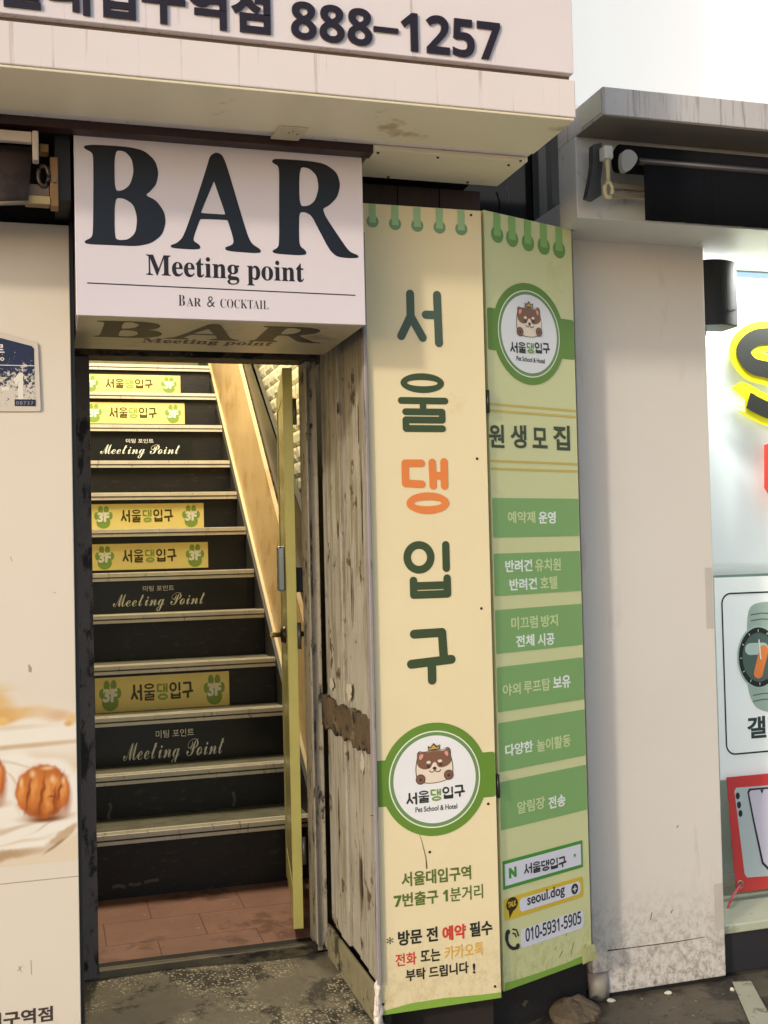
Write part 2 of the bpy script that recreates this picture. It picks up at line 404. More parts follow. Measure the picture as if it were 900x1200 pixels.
def sticker(idx, tl, br, kind):
    y = STEPS[idx][0]+.0128; fr = front(y); a = fr.at(*tl); b = fr.at(*br)
    u0, u1, v0, v1 = a[0], b[0], b[1], a[1]; W = u1-u0; Hh = v1-v0
    if kind == 'pet':
        s = MB().shape(fr, [rrect(u0, v0, u1, v1, .002)], 0, .0012).build('step_sticker', STK, t, label='yellow sticker with green paws')
        for cx in (.11, .885):
            q = MB(); c = u0+W*cx; cv = v0+Hh*.5
            q.shape(fr, [ell(c, cv-.22*Hh, .060*W, .24*Hh)], .0013, .0004)
            for n_, (du, dv) in enumerate(((-.058, .04), (-.025, .27), (.025, .27), (.058, .04))): q.shape(fr, [ell(c+du*W, cv+dv*Hh, .022*W, .15*Hh)], .0014+.0001*n_, .0004)
            pw_ = q.build('paw_print', PAW, s)
            MB().text(fr, '3F', c-W*.052, c+W*.052, v0+Hh*.29, v0+Hh*.68, w=.0026, t=.0004, bold=.05).build('lettering', STW, pw_)
        q = MB(); cw = .092*W; g = .0955*W; st = u0+W*.26
        for j, ch in enumerate('서울댕입구'):
            hangul(q, fr, ch, st+j*g, st+j*g+cw*.9, v0+Hh*.27, v0+Hh*.77, .0014, 1 if ch == '댕' else 0, 1.0)
        q.build('lettering', [STD, STG], s)
    else:
        s = MB().shape(fr, [rrect(u0, v0, u1, v1, .002)], 0, .0012).build('step_sticker', BSTK, t, label='black sticker with white script lettering')
        MB().text(fr, '미팅 포인트', u0+W*kind[0], u0+W*kind[1], v0+Hh*.68, v0+Hh*.84, w=.0014, t=.0004, bold=.006).build('lettering', STW, s)
        MB().text(fr, '𝓜𝓮𝓮𝓽𝓲𝓷𝓰 𝓟𝓸𝓲𝓷𝓽', u0+W*kind[2], u0+W*kind[3], v0+Hh*.10, v0+Hh*.62, w=.0014, t=.0004, bold=-.004).build('lettering', STW, s)
sticker(0, (92,438), (211.5,462), 'pet'); sticker(1, (96,471), (216.5,497), 'pet')
sticker(2, (105,509), (225,540), (.35, .62, .1, .88))
sticker(4, (106,591), (239,618.5), 'pet'); sticker(5, (107,638), (244,665), 'pet')
sticker(6, (107.5,682), (290,716), (.32, .52, .13, .72))
sticker(8, (111,795), (269,826), 'pet')
sticker(9, (109,852), (332,892), (.32, .52, .15, .68))
wm = mat('white_smear', (92,88,80), .6, .2, 40)
for k, pts in ((10, ((128,941),(130,946),(127,956),(130,963))), (10, ((273,928),(275,938),(273,945))), (11, ((132,1040),(140,1038),(147,1040))), (11, ((151,1036),(158,1037),(165,1035))), (11, ((169,1034),(178,1032),(186,1031)))):
    fr = front(STEPS[k][0]+.0128 if k < 11 else STEPS[11][0]+.0128)
    MB().shape(fr, [strip(smooth(fr.poly(pts), 3, False), .006)], 0, .0005).build('paint_smear', wm, t)
# side board, dark string and rail, on the right of the steps
side = Frame((1.03, 0, 0), (0, 1, 0), (0, 0, 1))
a0, a1 = side.at(248,432), side.at(337,797); b0, b1 = side.at(281,433), side.at(330,628)
sl0 = (a0[1]-a1[1])/(a0[0]-a1[0]); sl1 = (b0[1]-b1[1])/(b0[0]-b1[0])
lo = lambda y: a1[1]+sl0*(y-a1[0])
hi = lambda y: b1[1]+sl1*(y-b1[0])
def yz(mb, pts, x0, x1, mi=0):
    n = len(pts); mb.add([(x0, *p) for p in pts]+[(x1, *p) for p in pts], [tuple(range(n)), tuple(range(2*n-1, n-1, -1))]+[(i, i+n, (i+1) % n+n, (i+1) % n) for i in range(n)], mi); return mb
wood = mat('varnished_plywood', (218,188,136), .45, .1, 3, dirt=(200,166,110), damt=.4, ds=5, dstretch=(1,1,1), dirt2=(230,196,80), d2amt=.12, d2s=5)
yz(MB(), [(4.50, lo(4.5)), (7.7, lo(7.7)), (7.7, hi(7.7)), (4.50, hi(4.5))], 1.03, 1.05).build('side_board', wood, t)
yz(MB(), [(4.50, lo(4.5)-.004), (7.7, lo(7.7)-.004), (7.7, lo(7.7)+.010), (4.50, lo(4.5)+.010)], 1.014, 1.029).build('trim_strip', mat('pale_trim', (212,196,150), .5), t)
strm = mat('dark_stringer', (52,50,44), .5, .15, 6)
yz(MB(), [(4.46, .167), (7.7, .167), (7.7, lo(7.7)), (4.46, lo(4.46))], 1.001, 1.013).build('stringer', strm, t)
r0 = side.at(290.5,433); r1 = side.at(327,545); sl2 = (r0[1]-r1[1])/(r0[0]-r1[0]); hr = lambda y: r1[1]+sl2*(y-r1[0])
yz(MB(), [(4.5, hi(4.5)+.004), (7.7, hi(7.7)+.004), (7.7, hr(7.7)), (4.5, hr(4.5))], 1.056, 1.085).build('handrail', mat('grey_rail', (62,59,48), .4, .1, 8), t)

# ---------------------------------------------------------------- the door frame and the open door
FR = front(3.70)
peel_dk = mat('peeling_dark_paint', (104,98,98), .5, .12, 6, dirt=(24,21,22), damt=.42, ds=16, dstretch=(1,1,.45), dirt2=(96,90,84), d2amt=.2, d2s=60, bump=.5, bs=30)
peel_hd = mat('peeling_header_paint', (84,72,58), .55, .2, 6, dirt=(14,12,12), damt=.55, ds=22, dstretch=(.4,1,1), dirt2=(120,108,84), d2amt=.2, d2s=40, bump=.6, bs=36)
peel_lt = mat('peeling_pale_paint', (186,176,154), .6, .12, 6, dirt=(40,35,32), damt=.36, ds=24, dstretch=(1,1,.4), dirt2=(192,182,156), d2amt=.3, d2s=50, bump=.7, bs=40)
t = thing('door_frame', (.5, 3.75, .15), 'dark peeling door frame round the lit stairs under the bar sign', 'door frame')
MB().box(.076, .134, 3.70, 3.805, .155, 2.125).build('jamb', peel_dk, t, bevel=.003)
MB().box(.838, .876, 3.70, 3.805, .155, 2.125).build('jamb', peel_lt, t, label='right jamb with cream paint flaking off', bevel=.003)
MB().box(.842, .848, 3.689, 3.699, .17, 2.10).build('stop_strip', peel_dk, t)
MB().box(.076, .90, 3.695, 3.805, 2.127, 2.30).build('header', peel_hd, t, bevel=.003)
thm = mat('worn_threshold', (112,100,76), .5, .2, 9, dirt=(44,38,30), damt=.5, ds=8, dstretch=(.4,3,1), bump=.3)
MB().box(.134, .842, 3.699, 3.735, .12, .180).box(.134, .842, 3.745, 3.805, .12, .168, 1).build('threshold', [thm, DARK], t, bevel=.004)

HG = Vector((.815, 3.80, 0)); dd = Vector((.165, 1, 0)).normalized()      # hinge line, door swung inwards a little past square
DF = Frame(HG, dd)                                                       # u along the leaf (inwards), n to its left face
# n of this frame = u x v points to +x; left face is at negative w
yel = mat('yellow_door_paint', (240,228,130), .3, .05, 5, dirt=(226,212,108), damt=.2, ds=8, dstretch=(1,1,.3))
yel2 = mat('green_yellow_door_edge', (206,202,126), .35, .06, 5)
t = thing('entrance_door', (HG.x, HG.y, .2), 'yellow edged door leaf standing open edge-on in the stair doorway', 'door')
MB().fbox(DF, 0, .028, .20, 2.118, -.034, 0).build('stile', yel, t, bevel=.002)
MB().fbox(DF, .60, .66, .20, 2.118, -.034, 0).build('stile', yel2, t, bevel=.002)
MB().fbox(DF, .029, .599, .20, .32, -.032, -.002).fbox(DF, .029, .599, 2.03, 2.118, -.032, -.002).build('rail', yel2, t, bevel=.002)
MB().fbox(DF, .029, .599, .321, 2.029, -.030, -.004).build('leaf_panel', mat('door_panel_paint', (200,192,124), .25, .06, 4), t)
def on_door(u, px_y, w):                                   # height of a picture row on the door edge
    return front(HG.y+u*dd.y).at(340, px_y)[1]
lkm = mat('lock_chrome', (150,156,160), .25, .05, 10, metal=.8)
z0, z1 = on_door(.1, 692, 0), on_door(.1, 640, 0)
lk = MB().fbox(DF, .05, .12, z0, z1, -.062, -.0345).build('lock_box', [lkm], t, bevel=.006)
MB().fbox(DF, .05, .11, z0-.005, z1-.075, .0005, .030).build('lock_box', BLACK_MET, t, label='black back half of the lock', bevel=.004)
zk = on_door(.1, 744, 0)
for sgn, w0, nm in ((-1, -.0345, 'handle'), (1, .0005, 'handle')):
    c = lambda w: DF.pt(.12, zk, w0+sgn*w)
    h = MB().tube([c(0), c(.004), c(.018), c(.020)], [.030, .031, .026, .012], n=18).build('handle', mat('bronze_rosette', (74,62,44), .35, .1, 10, metal=.6), t)
    MB().tube([c(.020), c(.045), c(.050)], [.009, .009, .012], n=12).tube([c(.047), DF.pt(.21, zk-.004, w0+sgn*.047)], [.010, .009], n=12).build('lever', mat('worn_brass', (176,158,96), .3, .1, 10, metal=.8), h)
for hz in (.42, 1.15, 1.92):
    MB().tube([DF.pt(-.008, hz, .006), DF.pt(-.008, hz+.09, .006)], .007, n=10).build('hinge', STEEL, t)

# ---------------------------------------------------------------- old plank lining on the right of the doorway
t = thing('plank_wall', (.9, 3.4, .14), 'peeling cream plank lining on the right side of the doorway', 'plank wall')
plank = mat('peeling_plank', (164,158,142), .6, .16, 4, dirt=(136,127,106), damt=.50, ds=4.5, dstretch=(6,6,.6), dirt2=(86,72,52), d2amt=.30, d2s=12, bump=.4, bs=30)
yb = [3.115, 3.21, 3.32, 3.42, 3.53, 3.62, 3.695]
for i in range(6):
    dx = .005*((i*7) % 3)
    MB().box(.878+dx, .90, yb[i]+.0045, yb[i+1]-.0045, .255, 2.38).build('plank', plank, t, bevel=.004)
MB().box(.896, .915, 3.11, 3.697, .14, 2.38).build('backing', DARK, t)
rail = mat('exposed_wood', (86,70,48), .75, .25, 14, dirt=(150,136,100), damt=.4, ds=12, dirt2=(40,30,22), d2amt=.4, d2s=24, bump=.8, bs=30)
fx = Frame((.875, 0, 0), (0, -1, 0))
hz0, hz1 = .905, 1.0
fx = Frame((.8785, 0, 0), (0, -1, 0)); rnd = random.Random(17)
top = [(-3.69+.58*i/22, hz1+rnd.uniform(-.012, .012)) for i in range(23)]; bot = [(-3.69+.58*i/22, hz0+rnd.uniform(-.014, .010)) for i in range(23)]
MB().shape(fx, [top+bot[::-1]], 0, .010).build('rail', rail, t)
pat = mat('bare_wood_patch', (84,68,46), .8, .3, 12, dirt=(52,42,30), damt=.4, ds=12, bump=.6, bs=30); wp = mat('white_paint_flake', (190,182,160), .6, .06, 20, dirt=(150,138,110), damt=.3, ds=20, bump=.4)
for cu_, cv_, ru, rv, m_ in ((-3.58,1.05,.03,.022,wp), (-3.36,1.055,.035,.03,wp), (-3.22,.86,.02,.035,wp), (-3.30,1.36,.006,.10,pat), (-3.16,1.62,.008,.13,pat), (-3.45,1.55,.009,.03,pat), (-3.52,.62,.010,.10,pat), (-3.27,.50,.012,.11,pat), (-3.18,1.86,.006,.06,pat), (-3.42,1.93,.010,.02,pat), (-3.24,2.0,.009,.018,pat)):
    q = [(cu_+ru*rnd.uniform(.55, 1.25)*math.cos(.27*i), cv_+rv*rnd.uniform(.55, 1.25)*math.sin(.27*i)) for i in range(23)]
    MB().shape(fx, [q], .001, .0005).build('flaked_patch', m_, t)
skm = mat('mossy_skirting', (128,120,92), .7, .15, 8, dirt=(58,60,40), damt=.45, ds=12, dirt2=(40,36,28), d2amt=.25, d2s=24, bump=.6, bs=30)
MB().box(.866, .877, 3.11, 3.67, .142, .252).build('skirting', skm, t, bevel=.004)
gst = mat('grey_corner_strip', (150,142,140), .5, .1, 8, dirt=(92,84,80), damt=.35, ds=10, dstretch=(4,4,.5))
MB().box(.872, .884, 3.085, 3.113, .26, 2.40).build('corner_strip', gst, t, bevel=.003)
m2 = MB(); rnd = random.Random(5)
for i, zz in enumerate((.155, .185, .215, .245)):
    m2.stone((.872+rnd.uniform(-.003, .003), 3.098, zz), .015-.002*i, .014, .024, 0, i, 7)
m2.build('plaster_lump', mat('plaster_lump', (226,214,202), .8, .06, 30, bump=.5), t)

# ================================================================ SIGNS
# ---------------------------------------------------------------- the fascia sign at the top
FY = 2.60; F1 = front(FY)
zb = F1.at(674,139.6)[1]; xr = F1.at(674,139)[0]; xl = -1.3
zg0 = (F1.at(0,20)[1]+F1.at(672,92)[1])/2
t = thing('storefront_sign', (.4, FY+.25, zb), 'big white fascia sign with dark phone number above the bar sign', 'shop sign')
fsm = mat('fascia_white', (236,224,222), .35, .03, 1.5, dirt=(206,190,186), damt=.3, ds=4, dstretch=(7,7,.3), bump=.015, bs=5)
fsm2 = mat('fascia_band_white', (236,224,218), .35, .03, 1.5, dirt=(204,188,178), damt=.32, ds=4, dstretch=(9,9,.25), bump=.015, bs=5)
MB().box(xl, xr, FY, FY+.40, zg0+.012, zg0+1.0).build('face_panel', fsm, t, bevel=.002)
MB().box(xl, xr-.003, FY+.022, FY+.40, zg0-.006, zg0+.0115).build('groove_strip', mat('groove_tan', (120,102,78), .5, .1, 8), t)
MB().box(xl, xr+.001, FY-.004, FY+.40, zb+.003, zg0-.0065).build('lower_band', fsm2, t, bevel=.003)
MB().box(xl, xr-.002, FY, FY+.255, zb-.004, zb+.0025).build('soffit', SOFFIT, t, bevel=.002)
x2 = F1.at(674,139)[0]
sx0 = .86
MB().box(sx0, xr-.002, FY+.295, FY+.52, zb-.012, zb+.002).build('soffit', SOFFIT, t, label='rear strip of the cream soffit', bevel=.002)
MB().box(xl, xr-.01, FY+.256, FY+.294, zb+.02, zb+.06).build('gap_strip', REDBROWN, t)
MB().box(xl, xr-.02, FY+.41, FY+1.2, zb+.05, zb+.09).build('ceiling_board', DARK, t)
MB().box(xl, .86, FY+.30, FY+.345, zb-.02, zb+.049).build('rear_beam', REDBROWN, t)
for px, py in ((443,178.5), (513,184), (596,193), (610,188), (455,207), (548,213)):
    hf = Frame((0, FY, zb-.012), (1, 0, 0), (0, 1, 0))
    a = hf.at(px, py); MB().tube([(a[0], FY+a[1], zb-.0155), (a[0], FY+a[1], zb-.0121)], .004, n=8).build('screw', SCREW, t)
# bent plate clip under the soffit
hf = Frame((0, FY, zb-.004), (1, 0, 0), (0, 1, 0))
a = hf.at(330,147); b = hf.at(353,160)
MB().hexa([(a[0]-.004, FY+a[1], zb-.009), (b[0]+.004, FY+a[1]-.004, zb-.009), (b[0]-.004, FY+b[1]+.02, zb-.009), (a[0]-.012, FY+b[1]+.022, zb-.009),
           (a[0]-.004, FY+a[1], zb-.0045), (b[0]+.004, FY+a[1]-.004, zb-.0045), (b[0]-.004, FY+b[1]+.02, zb-.0045), (a[0]-.012, FY+b[1]+.022, zb-.0045)]).build('fixing_plate', mat('plate_cream', (214,200,166), .4), t)
for k in range(3):
    q = hf.at(339+k*4.5, 153+k*1.0-(k % 2)*2.5); MB().tube([(q[0], FY+q[1], zb-.0105), (q[0], FY+q[1], zb-.0092)], .0022, n=8).build('screw', SCREW, t)
inkf = mat('fascia_letter', (40,28,36), .35, .08, 10)
MB().tpx(F1, '서울대입구역점', (-62,-1), (317,44.5), (-62,-62), w=.001, t=.005, bold=.032).build('lettering', inkf, t)
MB().tpx(F1, '𝟴𝟴𝟴', (341,46), (436,55), (341,2), w=.001, t=.005, bold=.004).build('lettering', inkf, t)
a = F1.at(437,31); b = F1.at(466,35); MB().fbox(F1, a[0], b[0], a[1]-.013, a[1]-.001, .001, .006).build('lettering', inkf, t)
MB().tpx(F1, '𝟭𝟮𝟱𝟳', (470,60.5), (586,71.5), (470,15), w=.001, t=.005, bold=.004).build('lettering', inkf, t)

# ---------------------------------------------------------------- the BAR light box
BY = 2.95; FB = front(BY)
c = {k: FB.at(*p) for k, p in dict(tl=(86,153), tr=(427,180), bl=(89.4,369.5), br=(424.7,381)).items()}
bx0 = (c['tl'][0]+c['bl'][0])/2; bx1 = (c['tr'][0]+c['br'][0])/2; bz0 = (c['bl'][1]+c['br'][1])/2; bz1 = min(zb-.008, (c['tl'][1]+c['tr'][1])/2)
t = thing('bar_sign', ((bx0+bx1)/2, BY+.24, bz0), 'white box sign reading BAR hung over the stair doorway', 'sign')
barw = mat('bar_face_acrylic', (228,217,222), .22, .02, 2, coat=.2)
caseM = mat('bar_case_metal', (70,58,56), .4, .1, 8)
under = mat('bar_under_film', (196,184,156), .3, .05, 3, dirt=(160,146,116), damt=.3, ds=5)
MB().box(bx0+.002, bx1-.002, BY+.004, 3.43, bz0+.006, bz1-.003).build('case', caseM, t, bevel=.003)
MB().box(bx0, bx1, BY-.004, BY+.0035, bz0, bz1).build('face_panel', barw, t, bevel=.0015)
BL = {
 'B': [[(66,98),(95,95),(190,101),(235,112),(265,140),(274,172),(268,205),(250,226),(237,235),(268,250),(290,282),(294,312),(284,345),(255,368),(215,377),(150,374),(72,371),(68,362),(88,353),(92,338),(93,230),(93,128),(88,116),(68,106)],
       [(152,111),(180,113),(200,135),(205,172),(195,207),(175,222),(152,224)], [(152,243),(178,244),(205,262),(215,300),(210,340),(190,358),(165,360),(152,354)]],
 'A': [[(416,126),(433,116),(450,123),(462,150),(490,245),(520,345),(532,370),(556,385),(558,394),(540,396),(462,390),(457,380),(478,373),(483,362),(466,306),(463,304),(391,301),(388,304),(372,348),(370,362),(388,373),(390,384),(370,386),(310,382),(306,374),(325,368),(343,350),(378,250),(408,155)],
       [(427,196),(424,205),(391,283),(394,285),(456,289),(459,287),(431,207)]],
 'R': [[(588,138),(600,134),(690,140),(735,148),(768,172),(778,205),(770,240),(748,263),(724,276),(790,375),(805,393),(828,402),(828,409),(800,410),(768,406),(748,388),(720,335),(698,292),(680,282),(664,283),(663,330),(664,375),(682,389),(684,400),(660,402),(594,397),(588,389),(604,381),(608,368),(608,260),(608,165),(604,153),(590,146)],
       [(664,157),(690,160),(712,180),(718,215),(708,250),(690,265),(664,266)]],
}
bi = mat('bar_navy_ink', (15,16,26), .35, .05, 10)
def px3(p): return FB.at(70+p[0]/2.3684, 130+p[1]/2.3684)
def cut(lp, n=2, r=.2):
    """rounds the corners of a polygon by cutting them"""
    for _ in range(n):
        out = []
        for i, p in enumerate(lp):
            q = lp[(i+1) % len(lp)]; out += [(p[0]+(q[0]-p[0])*r, p[1]+(q[1]-p[1])*r), (p[0]+(q[0]-p[0])*(1-r), p[1]+(q[1]-p[1])*(1-r))]
        lp = out
    return lp
bar_loops = {k: [cut([px3(p) for p in lp], 2, .2) for lp in v] for k, v in BL.items()}
for k, v in bar_loops.items(): MB().shape(FB, v, .0042, .0006).build('lettering', bi, t)
bink = mat('bar_black_ink', (30,24,26), .4, .05, 10)
MB().tpx(FB, '𝐌𝐞𝐞𝐭𝐢𝐧𝐠 𝐩𝐨𝐢𝐧𝐭', (171.5,331.5), (356,336), (171.5,300), w=.0042, t=.0005, bold=.004).build('lettering', bink, t)
a = FB.at(102,332); b = FB.at(416,346.5)
MB().shape(FB, [[(a[0], a[1]-.0015), (b[0], (b[1]+a[1])/2-.0015+(b[1]-a[1])/2), (b[0], b[1]+.0015), (a[0], a[1]+.0015)]], .0042, .0004).build('rule_line', bink, t)
m2 = MB().tpx(FB, '𝐁', (209,358.5), (216.5,358.8), (209,346), w=.0042, t=.0004, bold=-.012)
m2.tpx(FB, '𝐀𝐑', (218.5,359), (235.5,359.6), (218.5,349), w=.0042, t=.0004, bold=-.012)
m2.tpx(FB, '&', (242.5,360), (251.5,360.3), (242.5,347.5), w=.0042, t=.0004, bold=-.012)
m2.tpx(FB, '𝐂𝐎𝐂𝐊𝐓𝐀𝐈𝐋', (258,361), (314.5,363), (258,350.5), w=.0042, t=.0004, bold=-.014)
m2.build('lettering', bink, t)
# printed film on the underside
UF = Frame((0, BY, bz0), (1, 0, 0), (0, -1, 0))       # seen from below; v runs towards the street
UF.n = Vector((0, 0, -1))
us = MB().fbox(UF, bx0+.004, bx1-.004, -.472, -.004, -.006, .0015).build('underside', under, t)
kv = .44/(bz1-bz0)
fl = lambda lp: [(bx0+.03+(u-bx0)*.90, -.02-(bz1-v)*kv*.95) for u, v in lp]
ui = mat('underside_ink', (52,44,44), .4, .1, 8)
m2 = MB()
for k, v in bar_loops.items(): m2.shape(UF, [fl(lp) for lp in v], .0018, .0004)
a = FB.at(171.5,334); b = FB.at(356,300); (q0, q1), (q2, q3) = fl([a, b])
m2.text(UF, '𝐌𝐞𝐞𝐭𝐢𝐧𝐠 𝐩𝐨𝐢𝐧𝐭', q0, q2, q1, q3, w=.0018, t=.0004, bold=.004)
m2.build('lettering', ui, us)

# ---------------------------------------------------------------- the two pet shop boards
GREEN = mat('emblem_green', (104,142,46), .4, .04, 6); GREEN2 = mat('emblem_mid_green', (112,150,86), .4, .04, 6)
PALE = mat('emblem_pale', (238,238,222), .4, .02, 6); EWHITE = mat('emblem_white', (240,238,238), .4, .02, 6)
FUR = mat('emblem_brown', (132,92,70), .45, .04, 10); CREAM = mat('emblem_cream', (240,222,200), .45, .03, 10)
OUTL = mat('emblem_outline', (74,48,40), .45, .05, 10); PINK = mat('emblem_pink', (232,160,146), .45, .05, 10); GOLD = mat('emblem_gold', (206,168,80), .45, .05, 10)
INK = mat('sign_dark_ink', (40,44,36), .45, .06, 10); EG = mat('emblem_letter_green', (124,160,70), .45, .04, 10)
def emblem(root, fr, cu, cv, R, tab):
    """green roundel with side tabs, white disc, a crowned puppy head and the shop's name; R outer radius in metres"""
    s = R/62.0
    e = MB().shape(fr, [ell(cu, cv, R, R, 64)], .0010, .0006)
    e.shape(fr, [rrect(cu-tab[0], cv-25*s, cu+tab[1], cv+25*s, 3*s)], .0008, .0006)
    e = e.build('emblem', GREEN, root)
    MB().shape(fr, [ell(cu, cv, 53.2*s, 53.2*s, 64), ell(cu, cv, 51.8*s, 51.8*s, 64)], .0019, .0003).build('ring', PALE, e)
    MB().shape(fr, [ell(cu, cv, 51.6*s, 51.6*s, 64), ell(cu, cv, 48.2*s, 48.2*s, 64)], .0019, .0003).build('ring', GREEN2, e)
    MB().shape(fr, [ell(cu, cv, 48*s, 48*s, 64)], .0019, .0003).build('disc', EWHITE, e)
    P = lambda x, y: (cu+(x-448)/5.0*s, cv-(y-364)/5.0*s)
    S = lambda pts: smooth([P(*p) for p in pts], 5)
    d = MB()
    body = [(346,240),(348,216),(362,205),(382,209),(402,208),(448,203),(496,204),(514,195),(532,195),(543,210),(545,240),(552,270),(556,305),(552,340),(540,362),(500,378),(448,385),(398,383),(356,368),(339,340),(336,300),(340,268)]
    d.shape(fr, [S(body)], .0024, .0003, 0)
    ins = [(448+(x-448)*.955, 295+(y-295)*.955) for x, y in body]
    d.shape(fr, [S(ins)], .0028, .0003, 1)
    d.shape(fr, [S([(350,236),(356,214),(378,210),(400,213),(448,208),(500,210),(520,199),(537,206),(541,235),(545,270),(530,288),(500,300),(470,298),(452,270),(440,272),(420,300),(385,305),(355,290),(345,268)])], .0032, .0003, 2)
    d.shape(fr, [S([(357,240),(366,222),(382,224),(378,240),(364,252)])], .0036, .0002, 3)
    d.shape(fr, [S([(505,220),(520,212),(528,230),(522,242)])], .0036, .0002, 3)
    for x, y, rx, ry, mi in ((410,290,9,8,0), (482,284,9,8,0), (412,268,13,8,4), (478,265,13,8,4), (446,303,11,9,0)): d.shape(fr, [ell(*P(x, y), rx/5*s, ry/5*s, 20)], .0038, .0002, mi)
    d.shape(fr, [strip([P(*p) for p in ((415,313),(422,322),(435,323),(447,314),(460,323),(474,322),(482,312))], .5*s)], .0038, .0002, 0)
    for x, y in ((363,358), (527,345)):
        d.shape(fr, [ell(*P(x, y), 28/5*s, 28/5*s, 24)], .0042, .0002, 0); d.shape(fr, [ell(*P(x, y), 24/5*s, 24/5*s, 24)], .0045, .0002, 2)
        d.shape(fr, [ell(*P(x, y+2), 9/5*s, 8/5*s, 16)], .0048, .0002, 0)
    d.shape(fr, [[P(*p) for p in ((410,204),(408,178),(424,186),(442,164),(462,184),(478,174),(478,200))]], .0050, .0003, 0)
    d.shape(fr, [[P(*p) for p in ((415,199),(414,188),(426,192),(442,174),(458,191),(472,184),(472,196))]], .0054, .0002, 5)
    d.build('puppy_head', [OUTL, CREAM, FUR, PINK, CREAM, GOLD], e)
    L = MB()
    for j, ch in enumerate('서울댕입구'):
        x0 = 278+j*70; y0 = 426-j*5
        a = P(x0, y0+66); b = P(x0+64, y0); hangul(L, fr, ch, a[0], b[0], a[1], b[1], .0024, 1 if ch == '댕' else 0, 1.05)
    L.build('lettering', [INK, EG], e)
    a = P(330, 546); b = P(574, 512)
    MB().text(fr, 'Pet School & Hotel', a[0], b[0], a[1]+2*s, b[1]+1*s, w=.0024, t=.0003, bold=.018).build('lettering', INK, e)
def rings(root, fr, pxs, mat_a, mat_b, top):
    for (x, yt, yb_) in pxs:
        a = fr.at(x, yt); b = fr.at(x, yb_); r = abs(fr.at(x+7, yb_)[0]-b[0])
        m_ = MB().shape(fr, [ell(b[0], b[1]+.004, r, r)], .0009, .0004, 0)
        m_.shape(fr, [rrect(b[0]-r*.56, b[1], b[0]+r*.56, top-.002, .002)], .0014, .0004, 1)
        m_.build('binder_ring', [mat_a, mat_b], root)
RA = mat('ring_dark_green', (122,160,120), .45, .04, 6); RB = mat('ring_light_green', (162,200,150), .45, .04, 6)

# front board
P1 = front(3.10); p1x0, p1x1, p1z0, p1z1 = .881, 1.249, .170, 2.487
cream = mat('board_cream', (238,221,178), .4, .03, 2, dirt=(232,213,166), damt=.15, ds=5, dirt2=(150,120,70), d2amt=-.02, d2s=36, low=(206,184,132), lowh=(.1,.42), bump=.35, bs=2.5)
t = thing('pet_signboard', ((p1x0+p1x1)/2, 3.11, p1z0), 'tall cream signboard with five large stacked letters, one of them orange', 'signboard')
MB().box(p1x0, p1x1, 3.10, 3.118, p1z0, p1z1).build('board', cream, t, bevel=.0015)
edgeM = mat('board_edge_maroon', (96,60,56), .5, .1, 8)
MB().box(p1x0+.002, p1x0+.012, 3.1185, 3.16, p1z0, p1z1).build('edge_strip', edgeM, t)
MB().box(p1x1-.012, p1x1-.002, 3.1185, 3.16, p1z0, p1z1).build('edge_strip', edgeM, t)
rings(t, P1, [(436.5,236,261), (463,238,264), (489,240,266), (515,242,268), (540.5,244,270)], RA, RB, p1z1)
DG = mat('board_dark_green', (62,78,46), .42, .05, 6); DG2 = mat('board_teal_green', (74,92,78), .42, .05, 6); OR = mat('board_orange', (232,134,66), .42, .04, 6)
for ch, (x0, y0, x1, y1), m_ in (('서', (464.5,339.5,518.5,406.5), DG2), ('울', (465.5,437.5,525.5,506.5), DG), ('댕', (469.5,535.5,526.5,602), OR), ('입', (472.5,634,528.5,702), DG), ('구', (476,736,534,802.5), DG)):
    a = P1.at(x0, (y0+y1)/2); b = P1.at(x1, (y0+y1)/2); hi_ = P1.at((x0+x1)/2, y0)[1]; lo_ = P1.at((x0+x1)/2, y1)[1]
    hangul(MB(), P1, ch, a[0], b[0], lo_, hi_, .0008).build('lettering', m_, t)
ec = P1.at(509.5, 913); er = abs(P1.at(571,913)[0]-ec[0])
emblem(t, P1, ec[0], ec[1], er, (ec[0]-p1x0-.002, p1x1-.002-ec[0]))
RED = mat('board_red_ink', (212,66,50), .45, .05, 6); YO = mat('board_ochre_ink', (226,176,72), .45, .05, 6); OLV = mat('board_olive_ink', (92,112,40), .45, .05, 6); BLK = mat('board_black_ink', (36,38,28), .45, .05, 6)
def line(root, fr, m_, body, bl, br, tl, bold=.024): return MB().tpx(fr, body, bl, br, tl, w=.0008, t=.0004, bold=bold).build('lettering', m_, root)
line(t, P1, OLV, '서울대입구역', (470.5,1040), (552,1030), (470.5,1023))
line(t, P1, OLV, '𝟳번출구', (461.5,1064), (513.5,1058.5), (461.5,1047.5)); line(t, P1, OLV, '𝟭분거리', (519,1058), (566,1052.5), (519,1041), .012)
line(t, P1, BLK, '*', (453,1107), (461,1106), (453,1098.5), .0)
line(t, P1, BLK, '방문 전', (466.5,1108.5), (513,1103), (466.5,1091), .03); line(t, P1, RED, '예약', (518.5,1103), (546,1099.5), (518.5,1085.5), .034); line(t, P1, BLK, '필수', (550.5,1098.5), (577,1095), (550.5,1081), .03)
line(t, P1, RED, '전화', (463.5,1133), (488,1130), (463.5,1118), .016); line(t, P1, BLK, '또는', (493,1128.5), (516,1125.5), (493,1113.5), .026); line(t, P1, YO, '카카오톡', (521,1125), (566.5,1119), (521,1109), .016)
line(t, P1, BLK, '부탁 드립니다', (475.5,1150), (549,1140.5), (475.5,1136), .026); line(t, P1, BLK, '!', (554,1141), (557,1140.5), (554,1129), .03)
gw = mat('board_grass_green', (140,178,70), .42, .05, 6)
lp = P1.poly([(443.5,1190),(589,1167.5),(588.5,1162.5),(560,1166),(520,1169.5),(480,1176),(452,1184),(443.5,1187.5)])
